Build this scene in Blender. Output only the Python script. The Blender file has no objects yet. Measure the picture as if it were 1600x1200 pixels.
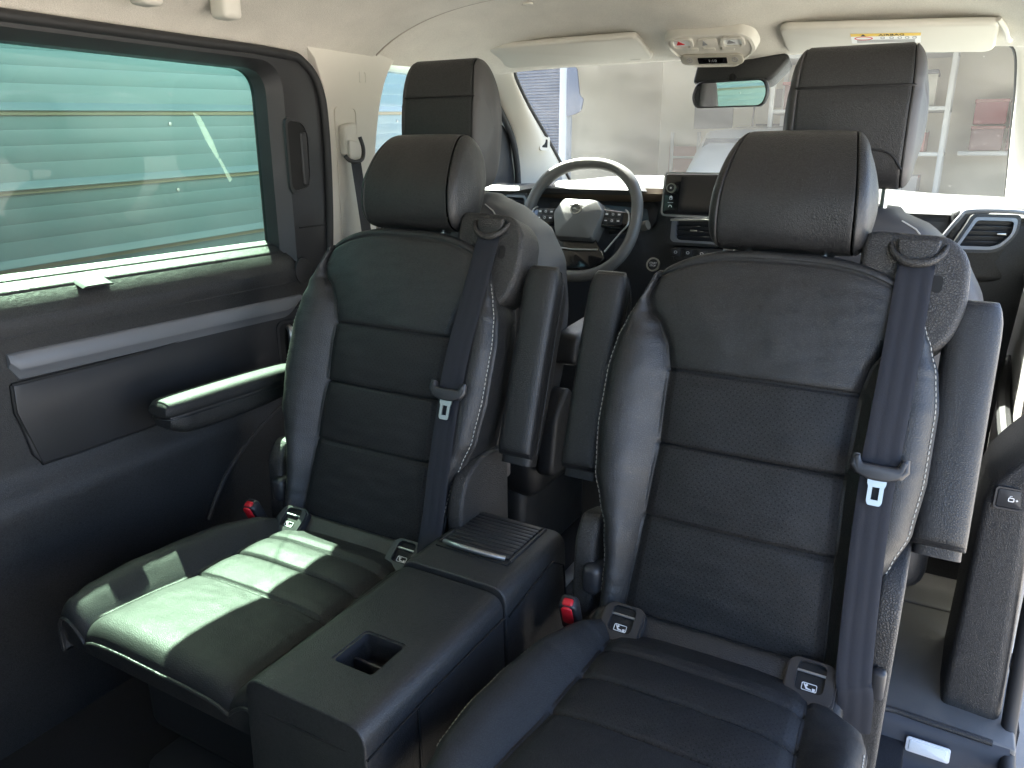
import bpy, bmesh, math, random
from math import sin, cos, pi, radians, sqrt, exp
from mathutils import Vector, Matrix, noise
random.seed(7)
sc = bpy.context.scene
COL = sc.collection

# ------------------------------------------------------------------ camera
YAW, PIT = radians(29.5), radians(17.05)
fw = Vector((-sin(YAW)*cos(PIT), cos(YAW)*cos(PIT), -sin(PIT)))
rt = Vector((cos(YAW), sin(YAW), 0)); up = rt.cross(fw)
cd = bpy.data.cameras.new("camera"); cam = bpy.data.objects.new("camera", cd); COL.objects.link(cam)
cam.matrix_world = Matrix(((rt.x, up.x, -fw.x, 0), (rt.y, up.y, -fw.y, 0), (rt.z, up.z, -fw.z, 1.25), (0, 0, 0, 1)))
cd.sensor_width = 36; cd.sensor_fit = 'HORIZONTAL'; cd.lens = 27.0; cd.clip_start = 0.02; cd.clip_end = 500
sc.camera = cam

# ------------------------------------------------------------------ sky, sun, exposure
SUN = Vector((0.582, -0.415, -0.92)).normalized()          # the way the light travels
w = bpy.data.worlds.new("World"); sc.world = w; w.use_nodes = True
nt = w.node_tree; bgn = nt.nodes['Background']
sky = nt.nodes.new('ShaderNodeTexSky'); sky.sky_type = 'NISHITA'; sky.sun_disc = False
sky.sun_elevation = math.asin(-SUN.z); sky.sun_rotation = math.atan2(-SUN.x, -SUN.y)
sky.air_density = .75; sky.dust_density = 2.5; sky.ozone_density = .5
nt.links.new(sky.outputs[0], bgn.inputs[0]); bgn.inputs[1].default_value = 0.09
ld = bpy.data.lights.new("sun", 'SUN'); ld.energy = 5.0; ld.angle = radians(0.5); ld.color = (1, .95, .86)
lo = bpy.data.objects.new("sun", ld); COL.objects.link(lo)
lo.rotation_euler = SUN.to_track_quat('-Z', 'Y').to_euler(); lo.location = (-6, 6, 10)
sc.view_settings.view_transform = 'Standard'; sc.view_settings.look = 'None'
sc.view_settings.exposure = 3.9; sc.view_settings.gamma = 1.0
cy = sc.cycles
cy.max_bounces = 14; cy.diffuse_bounces = 6; cy.glossy_bounces = 4; cy.transmission_bounces = 6; cy.transparent_max_bounces = 16
cy.caustics_reflective = False; cy.caustics_refractive = False; cy.sample_clamp_indirect = 6.0
cy.use_denoising = True

# ------------------------------------------------------------------ materials
MATS = {}
def mat(name, col, rough=.5, metal=0., spec=.5, grain=None, gstr=.3, gdist=.0006, var=.0, vscale=6., sheen=0., coat=0., emit=None, weave=None, voro=False, rvar=.0, gcol=0.):
    m = bpy.data.materials.new(name); m.use_nodes = True; MATS[name] = m
    t = m.node_tree; b = t.nodes['Principled BSDF']
    b.inputs['Base Color'].default_value = (*col, 1); b.inputs['Roughness'].default_value = rough
    b.inputs['Metallic'].default_value = metal; b.inputs['Specular IOR Level'].default_value = spec
    if sheen: b.inputs['Sheen Weight'].default_value = sheen
    if coat: b.inputs['Coat Weight'].default_value = coat
    if emit: b.inputs['Emission Color'].default_value = (*emit, 1); b.inputs['Emission Strength'].default_value = 1.
    tc = t.nodes.new('ShaderNodeTexCoord')
    if var:
        n = t.nodes.new('ShaderNodeTexNoise'); n.inputs['Scale'].default_value = vscale; n.inputs['Detail'].default_value = 5
        t.links.new(tc.outputs['Object'], n.inputs['Vector'])
        mx = t.nodes.new('ShaderNodeMix'); mx.data_type = 'RGBA'
        mx.inputs[6].default_value = (*[c*(1-var) for c in col], 1); mx.inputs[7].default_value = (*[min(1, c*(1+var)) for c in col], 1)
        t.links.new(n.outputs['Fac'], mx.inputs[0]); t.links.new(mx.outputs[2], b.inputs['Base Color'])
    if rvar:
        n = t.nodes.new('ShaderNodeTexNoise'); n.inputs['Scale'].default_value = vscale*1.7; n.inputs['Detail'].default_value = 4
        t.links.new(tc.outputs['Object'], n.inputs['Vector'])
        mr = t.nodes.new('ShaderNodeMapRange'); mr.inputs['From Min'].default_value = .3; mr.inputs['From Max'].default_value = .7
        mr.inputs['To Min'].default_value = rough-rvar; mr.inputs['To Max'].default_value = rough+rvar
        t.links.new(n.outputs['Fac'], mr.inputs['Value']); t.links.new(mr.outputs[0], b.inputs['Roughness'])
    hgt = None
    if grain:
        if voro:
            n = t.nodes.new('ShaderNodeTexVoronoi'); n.feature = 'DISTANCE_TO_EDGE'; n.inputs['Scale'].default_value = grain
            n2 = t.nodes.new('ShaderNodeTexNoise'); n2.inputs['Scale'].default_value = grain*.35
            t.links.new(tc.outputs['Object'], n2.inputs['Vector'])
            ad = t.nodes.new('ShaderNodeVectorMath'); ad.operation = 'MULTIPLY_ADD'
            ad.inputs[1].default_value = (.006, .006, .006); t.links.new(n2.outputs['Color'], ad.inputs[0]); t.links.new(tc.outputs['Object'], ad.inputs[2])
            t.links.new(ad.outputs[0], n.inputs['Vector'])
            pw = t.nodes.new('ShaderNodeMath'); pw.operation = 'POWER'; pw.inputs[1].default_value = .5
            t.links.new(n.outputs['Distance'], pw.inputs[0]); hgt = pw.outputs[0]
        else:
            n = t.nodes.new('ShaderNodeTexNoise'); n.inputs['Scale'].default_value = grain; n.inputs['Detail'].default_value = 2
            t.links.new(tc.outputs['Object'], n.inputs['Vector']); hgt = n.outputs['Fac']
        if gcol:       # grain valleys coloured a little darker than the crests, so the grain outlasts denoising
            mr = t.nodes.new('ShaderNodeMapRange'); mr.inputs['From Min'].default_value = .1 if voro else .3; mr.inputs['From Max'].default_value = .6 if voro else .7
            mr.inputs['To Min'].default_value = 1-gcol; mr.inputs['To Max'].default_value = 1+gcol*.35; t.links.new(hgt, mr.inputs['Value'])
            ml = t.nodes.new('ShaderNodeVectorMath'); ml.operation = 'SCALE'; lk = b.inputs['Base Color'].links
            if lk: t.links.new(lk[0].from_socket, ml.inputs[0])
            else: ml.inputs[0].default_value = col
            t.links.new(mr.outputs[0], ml.inputs['Scale']); t.links.new(ml.outputs[0], b.inputs['Base Color'])
        bp = t.nodes.new('ShaderNodeBump'); bp.inputs['Strength'].default_value = gstr; bp.inputs['Distance'].default_value = gdist
        t.links.new(hgt, bp.inputs['Height']); t.links.new(bp.outputs[0], b.inputs['Normal'])
    return m

def perforate(m):
    """small punched holes, laid out in the UV map that is measured in metres"""
    t = m.node_tree; b = t.nodes['Principled BSDF']
    uv = t.nodes.new('ShaderNodeUVMap'); uv.uv_map = 'UVMap'
    s = t.nodes.new('ShaderNodeVectorMath'); s.operation = 'SCALE'; s.inputs['Scale'].default_value = 1/.0075
    t.links.new(uv.outputs[0], s.inputs[0])
    rot = t.nodes.new('ShaderNodeVectorRotate'); rot.rotation_type = 'Z_AXIS'; rot.inputs['Angle'].default_value = pi/4
    t.links.new(s.outputs[0], rot.inputs['Vector'])
    f = t.nodes.new('ShaderNodeVectorMath'); f.operation = 'FRACTION'; t.links.new(rot.outputs[0], f.inputs[0])
    d = t.nodes.new('ShaderNodeVectorMath'); d.operation = 'DISTANCE'; d.inputs[1].default_value = (.5, .5, 0)
    t.links.new(f.outputs[0], d.inputs[0])
    mr = t.nodes.new('ShaderNodeMapRange'); mr.inputs['From Min'].default_value = .09; mr.inputs['From Max'].default_value = .17
    mr.inputs['To Min'].default_value = .06; mr.inputs['To Max'].default_value = 1.
    t.links.new(d.outputs['Value'], mr.inputs['Value'])
    mx = t.nodes.new('ShaderNodeMix'); mx.data_type = 'RGBA'; mx.inputs[6].default_value = (.003, .003, .003, 1)
    src = b.inputs['Base Color'].links
    if src: t.links.new(src[0].from_socket, mx.inputs[7])
    else: mx.inputs[7].default_value = b.inputs['Base Color'].default_value
    t.links.new(mr.outputs[0], mx.inputs[0]); t.links.new(mx.outputs[2], b.inputs['Base Color'])

def glass(name, tint, dust=0., dustcol=(.8, .8, .78), film=0.):
    m = bpy.data.materials.new(name); m.use_nodes = True; MATS[name] = m
    t = m.node_tree; t.nodes.clear()
    o = t.nodes.new('ShaderNodeOutputMaterial'); tr = t.nodes.new('ShaderNodeBsdfTransparent'); tr.inputs[0].default_value = (*tint, 1)
    gl = t.nodes.new('ShaderNodeBsdfGlossy'); gl.inputs['Roughness'].default_value = .02
    lw = t.nodes.new('ShaderNodeLayerWeight'); lw.inputs[0].default_value = .5      # Schlick's curve, the same from both sides of the pane
    pw = t.nodes.new('ShaderNodeMath'); pw.operation = 'POWER'; pw.inputs[1].default_value = 5.; t.links.new(lw.outputs['Facing'], pw.inputs[0])
    fr = t.nodes.new('ShaderNodeMath'); fr.operation = 'MULTIPLY_ADD'; fr.inputs[1].default_value = .6; fr.inputs[2].default_value = .018; t.links.new(pw.outputs[0], fr.inputs[0])
    mx = t.nodes.new('ShaderNodeMixShader'); t.links.new(fr.outputs[0], mx.inputs[0]); t.links.new(tr.outputs[0], mx.inputs[1]); t.links.new(gl.outputs[0], mx.inputs[2])
    last = mx
    if dust:
        tc = t.nodes.new('ShaderNodeTexCoord')
        n = t.nodes.new('ShaderNodeTexNoise'); n.inputs['Scale'].default_value = 7; n.inputs['Detail'].default_value = 8
        n2 = t.nodes.new('ShaderNodeTexVoronoi'); n2.inputs['Scale'].default_value = 34
        t.links.new(tc.outputs['Object'], n.inputs['Vector']); t.links.new(tc.outputs['Object'], n2.inputs['Vector'])
        mr = t.nodes.new('ShaderNodeMapRange'); mr.inputs['From Min'].default_value = .3; mr.inputs['From Max'].default_value = .75
        mr.inputs['To Min'].default_value = dust*.6; mr.inputs['To Max'].default_value = dust*1.4; t.links.new(n.outputs['Fac'], mr.inputs['Value'])
        sp = t.nodes.new('ShaderNodeMapRange'); sp.inputs['From Min'].default_value = .03; sp.inputs['From Max'].default_value = .10
        sp.inputs['To Min'].default_value = film; sp.inputs['To Max'].default_value = 0.; t.links.new(n2.outputs['Distance'], sp.inputs['Value'])
        add = t.nodes.new('ShaderNodeMath'); add.operation = 'ADD'; add.use_clamp = True
        t.links.new(mr.outputs[0], add.inputs[0]); t.links.new(sp.outputs[0], add.inputs[1])
        df = t.nodes.new('ShaderNodeBsdfDiffuse'); df.inputs[0].default_value = (*dustcol, 1)
        tl = t.nodes.new('ShaderNodeBsdfTranslucent'); tl.inputs[0].default_value = (*dustcol, 1)
        a = t.nodes.new('ShaderNodeMixShader'); a.inputs[0].default_value = .6; t.links.new(df.outputs[0], a.inputs[1]); t.links.new(tl.outputs[0], a.inputs[2])
        m2 = t.nodes.new('ShaderNodeMixShader'); t.links.new(add.outputs[0], m2.inputs[0]); t.links.new(mx.outputs[0], m2.inputs[1]); t.links.new(a.outputs[0], m2.inputs[2]); last = m2
    t.links.new(last.outputs[0], o.inputs[0])
    return m

LEA = mat('black_leather', (.024, .024, .0245), .37, spec=.5, grain=300, gstr=.52, gdist=.0011, voro=True, var=.12, vscale=9, rvar=.06, gcol=.5)
LEAM = mat('matt_black_leather', (.026, .026, .0265), .54, spec=.28, grain=310, gstr=.42, gdist=.001, voro=True, var=.12, vscale=9, rvar=.06, gcol=.4)
LEAP = mat('black_perforated_leather', (.025, .025, .0255), .52, spec=.26, grain=300, gstr=.4, gdist=.0009, voro=True, var=.1, vscale=9, rvar=.06, gcol=.4); perforate(LEAP)
LEAB = mat('grey_leather_back', (.055, .053, .053), .5, grain=420, gstr=.3, gdist=.0006, voro=True, var=.1, vscale=8)
PLA = mat('dark_grained_plastic', (.032, .032, .0325), .41, grain=330, gstr=.55, gdist=.001, voro=True, var=.14, vscale=6, rvar=.07, gcol=.6)
PLAG = mat('coarse_grained_plastic', (.042, .040, .038), .45, grain=260, gstr=.8, gdist=.0014, voro=True, var=.08, vscale=7, gcol=.7)
PLAS = mat('smooth_dark_plastic', (.026, .026, .028), .42, rvar=.06)
BLK = mat('deep_black', (.006, .006, .006), .7)
PBLK = mat('gloss_black', (.008, .008, .009), .12, coat=.5)
CARP = mat('dark_carpet', (.016, .016, .018), .95, grain=700, gstr=1., gdist=.003, var=.4, vscale=160)
HEAD = mat('beige_headliner_cloth', (.66, .62, .555), .95, grain=420, gstr=.7, gdist=.0014, var=.10, vscale=14, gcol=.12)
BEI = mat('beige_plastic', (.62, .585, .52), .6, grain=700, gstr=.25, gdist=.0004, var=.04)
BEIL = mat('pale_plastic', (.62, .59, .53), .5)
SIL = mat('satin_silver', (.45, .46, .47), .34, metal=.9)
STRP = mat('grey_trim_strip', (.21, .215, .23), .42, metal=.35, grain=500, gstr=.1, gdist=.0003)
CHR = mat('bright_steel', (.45, .45, .42), .3, metal=1.)
BELT = mat('charcoal_webbing', (.028, .030, .038), .6, spec=.35)
THR = mat('pale_thread', (.45, .44, .40), .8)
REDM = mat('red_buckle', (.62, .015, .025), .35)
WHT = mat('white_print', (.8, .8, .8), .6)
YEL = mat('yellow_print', (.75, .50, .06), .6)
RPR = mat('red_print', (.6, .03, .04), .6)
GRYP = mat('grey_print', (.25, .25, .26), .6)
LAMPM = mat('frosted_lamp_lens', (.8, .82, .82), .25, grain=160, gstr=.5, gdist=.001, voro=True)
GTG = glass('green_tinted_glass', (.34, .54, .41), dust=.012, dustcol=(.7, .75, .7), film=.0)
GCL = glass('clear_side_glass', (.80, .90, .87), dust=.03)
GWS = glass('dusty_windscreen_glass', (.82, .90, .88), dust=.018, film=.12)
GTR = glass('added_dark_rear_glass', (.30, .38, .35))
SKIN = mat('white_paint', (.75, .76, .77), .3, coat=.6)
RUB = mat('black_rubber', (.018, .018, .019), .6)

def weave(m):
    t = m.node_tree; b = t.nodes['Principled BSDF']
    uv = t.nodes.new('ShaderNodeUVMap'); uv.uv_map = 'UVMap'
    wv = t.nodes.new('ShaderNodeTexWave'); wv.wave_type = 'BANDS'; wv.bands_direction = 'X'; wv.inputs['Scale'].default_value = 26; wv.inputs['Distortion'].default_value = .3
    t.links.new(uv.outputs[0], wv.inputs['Vector'])
    w2 = t.nodes.new('ShaderNodeTexWave'); w2.wave_type = 'BANDS'; w2.bands_direction = 'Y'; w2.inputs['Scale'].default_value = 260
    t.links.new(uv.outputs[0], w2.inputs['Vector'])
    mx = t.nodes.new('ShaderNodeMix'); mx.data_type = 'RGBA'; mx.inputs[6].default_value = (.012, .013, .018, 1); mx.inputs[7].default_value = (.026, .028, .037, 1)
    t.links.new(wv.outputs['Fac'], mx.inputs[0]); t.links.new(mx.outputs[2], b.inputs['Base Color'])
    bp = t.nodes.new('ShaderNodeBump'); bp.inputs['Strength'].default_value = .4; bp.inputs['Distance'].default_value = .0006
    t.links.new(w2.outputs['Fac'], bp.inputs['Height']); t.links.new(bp.outputs[0], b.inputs['Normal'])
weave(BELT)

# ------------------------------------------------------------------ helpers
def wloc(p):
    v = Vector((0, 0, 0))
    while p is not None: v += p.location; p = p.parent
    return v
def link(name, me, parent=None):
    o = bpy.data.objects.new(name, me); COL.objects.link(o); o.parent = parent; return o
def mesh(name, vs, fs, m, parent=None, smooth=True, angle=None, uvs=None):
    me = bpy.data.meshes.new(name); off = wloc(parent)
    me.from_pydata([tuple(Vector(v)-off) for v in vs], [], fs); me.materials.append(m)
    if uvs is not None:
        ul = me.uv_layers.new(name='UVMap')
        for l in me.loops: ul.data[l.index].uv = uvs[l.vertex_index]
    me.polygons.foreach_set('use_smooth', [smooth]*len(me.polygons))
    me.update()
    if angle: me.set_sharp_from_angle(angle=radians(angle))
    return link(name, me, parent)
class MB:
    """collects shapes into one mesh, all in world coordinates"""
    def __init__(s): s.v = []; s.f = []; s.u = []
    def add(s, vs, fs, uvs=None):
        k = len(s.v); s.v += [tuple(v) for v in vs]; s.f += [tuple(i+k for i in f) for f in fs]; s.u += list(uvs) if uvs else [(0, 0)]*len(vs); return s
    def bm(s, b, M=None):
        b.verts.index_update(); return s.add([(M @ v.co if M else v.co.copy()) for v in b.verts], [[v.index for v in f.verts] for f in b.faces])
    def box(s, c, size, r=.004, seg=2, rot=None, taper=None):
        b = bmesh.new(); bmesh.ops.create_cube(b, size=1.)
        for v in b.verts:
            if taper and v.co.z > 0: v.co.x *= taper[0]; v.co.y *= taper[1]
            v.co = Vector((v.co.x*size[0], v.co.y*size[1], v.co.z*size[2]))
        r = min(r, min(size)*.49)
        if r > 0: bmesh.ops.bevel(b, geom=list(b.edges), offset=r, segments=seg, profile=.5, affect='EDGES', clamp_overlap=True)
        M = Matrix.Translation(Vector(c))
        if rot is not None: M = M @ (rot.to_4x4() if isinstance(rot, Matrix) else Matrix.Rotation(*rot))
        s.bm(b, M); b.free(); return s
    def prism(s, pts, M, d0, d1, r=0., seg=2, hole=None):
        """outline pts (a,b) in the plane of M's first two axes, from d0 to d1 along the third"""
        b = bmesh.new(); vs = [b.verts.new((p[0], p[1], d0)) for p in pts]; f = b.faces.new(vs)
        e = bmesh.ops.extrude_face_region(b, geom=[f]); top = [x for x in e['geom'] if isinstance(x, bmesh.types.BMVert)]
        for v in top: v.co.z = d1
        bmesh.ops.recalc_face_normals(b, faces=list(b.faces))
        if r > 0:
            ed = [x for x in b.edges if abs(x.verts[0].co.z-d1) < 1e-7 and abs(x.verts[1].co.z-d1) < 1e-7]
            ed2 = [x for x in b.edges if abs(x.verts[0].co.z-d0) < 1e-7 and abs(x.verts[1].co.z-d0) < 1e-7]
            bmesh.ops.bevel(b, geom=ed+ed2, offset=r, segments=seg, profile=.5, affect='EDGES', clamp_overlap=True)
        s.bm(b, M); b.free(); return s
    def tube(s, pts, r, n=10, cap=True, rr=None):
        P = [Vector(p) for p in pts]; vs = []; fs = []; N = len(P); ref = None
        for i, p in enumerate(P):
            t = (P[min(i+1, N-1)]-P[max(i-1, 0)]).normalized()
            if ref is None: ref = t.orthogonal().normalized()
            ref = (ref-t*ref.dot(t)).normalized(); bi = t.cross(ref); q = rr[i] if rr else r
            for k in range(n):
                a = 2*pi*k/n; vs.append(p+ref*(q*cos(a))+bi*(q*sin(a)))
        for i in range(N-1):
            for k in range(n): fs.append((i*n+k, i*n+(k+1) % n, (i+1)*n+(k+1) % n, (i+1)*n+k))
        if cap: fs.append(tuple(range(n-1, -1, -1))); fs.append(tuple((N-1)*n+k for k in range(n)))
        return s.add(vs, fs)
    def grid(s, rows, closed=False, capends=False, uvf=None):
        nr, nc = len(rows), len(rows[0]); vs = [p for r in rows for p in r]; fs = []
        for i in range(nr-1):
            for j in range(nc if closed else nc-1):
                fs.append((i*nc+j, i*nc+(j+1) % nc, (i+1)*nc+(j+1) % nc, (i+1)*nc+j))
        if capends: fs.append(tuple(range(nc-1, -1, -1))); fs.append(tuple((nr-1)*nc+k for k in range(nc)))
        return s.add(vs, fs, [uvf(p) for p in vs] if uvf else None)
    def build(s, name, m, parent=None, smooth=True, angle=40, uv=False):
        return mesh(name, s.v, s.f, m, parent, smooth, angle, s.u if uv else None)
def thing(name, label, cat, loc=(0, 0, 0), group=None):
    o = bpy.data.objects.new(name, None); COL.objects.link(o); o.location = loc; o.empty_display_size = .05
    o['label'] = label; o['category'] = cat
    if group: o['group'] = group
    return o
def tag(o, label, cat, group=None):
    o['label'] = label; o['category'] = cat
    if group: o['group'] = group
    return o
def struct(o): o['kind'] = 'structure'; return o
def copy_tree(o, parent=None):
    c = o.copy(); COL.objects.link(c); c.parent = parent
    for ch in list(o.children): copy_tree(ch, c)
    return c
def interp(tab, x):
    if x <= tab[0][0]: return tab[0][1]
    for (a, va), (b, vb) in zip(tab, tab[1:]):
        if x <= b:
            t = (x-a)/(b-a); t = t*t*(3-2*t)*.5+t*.5; return va+(vb-va)*t
    return tab[-1][1]
def catmull(P, n):
    P = [Vector(p) for p in P]; out = []
    for i in range(len(P)-1):
        a = P[max(i-1, 0)]; b = P[i]; c = P[i+1]; d = P[min(i+2, len(P)-1)]
        for k in range(n):
            t = k/n; out.append(.5*((2*b)+(c-a)*t+(2*a-5*b+4*c-d)*t*t+(3*b-a-3*c+d)*t**3))
    out.append(P[-1]); return out
def ccatmull(P, n):
    P = [Vector(p) for p in P]; L = len(P); out = []
    for i in range(L):
        a, b, c, d = P[i-1], P[i], P[(i+1) % L], P[(i+2) % L]
        for k in range(n):
            t = k/n; out.append(.5*((2*b)+(c-a)*t+(2*a-5*b+4*c-d)*t*t+(3*b-a-3*c+d)*t**3))
    return out
def rrect(w, h, r, n=5, cx=0., cy=0.):
    out = []
    for sx, sy, a0 in ((1, 1, 0), (-1, 1, 90), (-1, -1, 180), (1, -1, 270)):
        for k in range(n+1):
            a = radians(a0+90*k/n); out.append((cx+sx*(w/2-r)+r*cos(a), cy+sy*(h/2-r)+r*sin(a)))
    return out
def rpoly(P, r, n=4):
    """polygon with rounded corners"""
    out = []; L = len(P)
    for i in range(L):
        a, b, c = Vector(P[i-1]), Vector(P[i]), Vector(P[(i+1) % L]); rr = r[i] if isinstance(r, (list, tuple)) else r
        d1 = (a-b); d2 = (c-b); q = min(rr, d1.length*.45, d2.length*.45); p1 = b+d1.normalized()*q; p2 = b+d2.normalized()*q
        if q < 1e-6: out.append(tuple(b)); continue
        for k in range(n+1):
            t = k/n; out.append(tuple(p1*(1-t)**2+b*2*t*(1-t)+p2*t*t))
    return out
def frame(o, X, Y, Z=None):
    X = Vector(X).normalized(); Y = Vector(Y); Y = (Y-X*Y.dot(X)).normalized(); Z = X.cross(Y); o = Vector(o)
    return Matrix(((X.x, Y.x, Z.x, o.x), (X.y, Y.y, Z.y, o.y), (X.z, Y.z, Z.z, o.z), (0, 0, 0, 1)))
def ring(mb, outer, inner, M, d0, d1):
    """frame between two outlines with the same number of points"""
    n = len(outer); vs = []
    for z, o in ((d0, outer), (d1, outer), (d1, inner), (d0, inner)): vs += [M @ Vector((p[0], p[1], z)) for p in o]
    fs = []
    for k in range(4):
        for j in range(n): fs.append((k*n+j, k*n+(j+1) % n, ((k+1) % 4)*n+(j+1) % n, ((k+1) % 4)*n+j))
    return mb.add(vs, fs)
def stitches(mb, pts, step=.0075, gap=.35, r=.0009):
    P = [Vector(p) for p in pts]; acc = 0.; L = [0.]
    for a, b in zip(P, P[1:]): acc += (b-a).length; L.append(acc)
    def at(s):
        for i in range(len(P)-1):
            if s <= L[i+1]: return P[i].lerp(P[i+1], (s-L[i])/max(1e-9, L[i+1]-L[i]))
        return P[-1]
    s = 0.
    while s+step < acc:
        a, b = at(s), at(s+step*(1-gap)); m_ = (a+b)/2
        mb.tube([a, m_, b], r, 6, True, [r*.7, r*1.1, r*.7]); s += step
def text(name, body, size, M, m, parent, align='CENTER', ext=.0004):
    c = bpy.data.curves.new(name, 'FONT'); c.body = body; c.size = size; c.align_x = align; c.align_y = 'CENTER'; c.extrude = ext; c.resolution_u = 2
    o = bpy.data.objects.new(name, c); COL.objects.link(o); dg = bpy.context.evaluated_depsgraph_get()
    me = bpy.data.meshes.new_from_object(o.evaluated_get(dg)); bpy.data.objects.remove(o)
    off = wloc(parent); me.transform(Matrix.Translation(-off) @ M); me.materials.clear(); me.materials.append(m); me.name = name
    return link(name, me, parent)
def gv(d, s): return exp(-(d/s)**2)
def nz(p, s): return noise.noise(Vector(p)*s)
# ------------------------------------------------------------------ ground
MC = -.645                                             # centre plane of the van
def mir(p): return Vector((2*MC-p[0], p[1], p[2]))
CONC = mat('concrete_yard', (.30, .285, .26), .9, grain=60, gstr=.5, gdist=.004, var=.25, vscale=3)
g = MB(); g.add([(-150, -150, -.52), (150, -150, -.52), (150, 150, -.52), (-150, 150, -.52)], [(0, 1, 2, 3)]); struct(g.build('ground', CONC, None, False, None))

# ------------------------------------------------------------------ van body: skin that closes the cabin
van = thing('van', 'white van body around the seats, seen from inside', 'van', (MC, 1.2, -.5))
b = MB(); b.box((MC, .68, 1.70), (1.72, 3.40, .05), .02); b.build('roof', SKIN, van)
b = MB()
b.box((-1.555, .95, .34), (.03, 4.4, 1.24), .006); b.box((-1.555, .72, 1.575), (.03, 3.5, .21), .006)
b.box((-1.55, -.15, 1.2), (.04, .12, .56), .006); b.box((-1.54, 1.69, 1.2), (.03, .20, .56), .006)
b.box((-1.50, 2.9, .5), (.03, 1.6, 1.1), .006)
b.build('side_panel', SKIN, van)
b = MB(); b.box((.265, 2.9, .5), (.03, 1.9, 1.1), .006); b.box((.255, .75, 1.575), (.03, 3.5, .21), .006); b.box((.265, -.5, .3), (.03, 1.0, 1.2), .006); b.build('side_panel', SKIN, van)
b = MB(); b.box((MC, 3.55, .45), (1.8, 1.0, 1.1), .15, 4); b.build('bonnet', SKIN, van)
b = MB(); b.box((MC, 1.3, -.06), (1.8, 4.4, .06), .01); b.build('underbody', BLK, van)

b = MB(); b.box((MC, -1.02, .45), (1.8, .05, 1.1), .02); b.box((MC, -1.02, 1.62), (1.8, .05, .2), .02); b.build('added_tailgate', SKIN, van)  # unseen rear end with dark glass, added to cut light from behind
mesh('added_rear_glass', [(MC-.8, -1.0, .98), (MC+.8, -1.0, .98), (MC+.8, -1.0, 1.54), (MC-.8, -1.0, 1.54)], [(0, 1, 2, 3)], GTR, van, False)
rbn = thing('added_rear_bench', 'added unseen dark bench behind the camera', 'seat', (MC, -.5, .1))
MB().box((MC, -.36, .38), (1.5, .52, .18), .05, 4).build('added_bench_cushion', LEA, rbn); MB().box((MC, -.68, .78), (1.5, .16, .62), .05, 4).build('added_bench_back', LEA, rbn); MB().box((MC, -.40, .2), (1.4, .40, .2), .02, 2).build('seat_base', PLA, rbn)  # unseen bench, added to block low light onto the cushion fronts

# ------------------------------------------------------------------ floor
b = MB(); b.box((MC-.11, .9, .05), (1.64, 3.9, .10), .004); b.box((.165, 2.65, .05), (.21, 2.0, .1), .004); struct(b.build('floor', CARP))
st_ = thing('side_step', 'dark plastic doorway step with a small lamp, at the open side door', 'step', (.13, 1.5, 0))
TRD = mat('worn_sill_plastic', (.13, .127, .12), .5, grain=260, gstr=.5, gdist=.0008, var=.2, vscale=9)
b = MB(); b.box((.125, 1.75, .13), (.25, .46, .036), .006, 3); b.build('tread_panel', TRD, st_)
b = MB(); b.box((.125, 2.075, .13), (.25, .175, .036), .006, 3); b.build('tread_panel', TRD, st_)
WELL = mat('blue_black_plastic', (.040, .042, .05), .5, grain=700, gstr=.4, gdist=.0005)
rows = []
for x in [-.02+.26*k/10 for k in range(11)]: rows.append([Vector((x, y, z)) for y, z in ((1.522, .146), (1.515, .140), (1.508, .125), (1.495, .075), (1.485, .06), (1.46, .05), (1.2, .045), (.5, .045))])
b = MB(); b.grid(rows); wl = b.build('step_well', WELL, st_, True, 50)
b = MB(); b.tube(catmull([(-.022, 1.0, .12), (-.022, 1.40, .135), (-.015, 1.49, .146), (.02, 1.523, .149), (.10, 1.522, .149), (.21, 1.518, .149)], 8), .006, 8); b.build('step_edge', PLA, st_)
Ml = frame((.105, 1.493, .108), (1, 0, 0), (0, .2, .8))
b = MB(); b.prism(rrect(.078, .030, .005, 4), Ml, 0, .006, .002); lp = b.build('step_lamp', WHT, st_); MB().prism(rrect(.066, .022, .003, 4), Ml, .005, .0085, .001).build('lamp_lens', LAMPM, lp)

# ------------------------------------------------------------------ ceiling
def ceil_rows(ys, f):
    rows = []
    for y in ys: rows.append([f(y, -1+2*k/60) for k in range(61)])
    return rows
def csec(t, hw, zc, ze, p=4.2): return Vector((MC+hw*t, 0, ze+(zc-ze)*(1-abs(t)**p)**.8))
def mid(y, t):
    v = csec(t, .845, 1.615, 1.462); v.y = y+.03*(1-abs(t)**3)-.0; return v
def front(y, t):
    hw = interp([(1.80, .84), (2.1, .80), (2.42, .735)], y); zc = interp([(1.80, 1.632), (1.95, 1.625), (2.05, 1.602), (2.15, 1.570), (2.32, 1.520), (2.42, 1.502)], y); ze = interp([(1.80, 1.478), (2.42, 1.485)], y)
    v = csec(t, hw, zc, ze, 4.5); v.y = y-.05*abs(t)**4*((y-1.8)/.62)
    v.z -= .032*gv(v.x+.625, .19)*interp([(1.92, 0), (2.08, 1), (2.34, 1), (2.42, 0)], y); return v
ys = [-1.0+2.8*k/40 for k in range(41)]
R_ = ceil_rows(ys, mid)
for a in (30, 60, 90):
    q = radians(a); R_.append([p+Vector((0, .016*sin(q), .016*(1-cos(q)))) for p in R_[40]])
R_.append([p+Vector((0, 0, .05)) for p in R_[-1]])
b = MB(); b.grid(R_); cl = struct(b.build('ceiling', HEAD, None, True, 60))
R2 = ceil_rows([1.80+.62*k/24 for k in range(25)], front); R2.append([p+Vector((0, .02, .02)) for p in R2[-1]])
b = MB(); b.grid(R2); b.build('front_headliner', HEAD, cl, True, 60)
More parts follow.
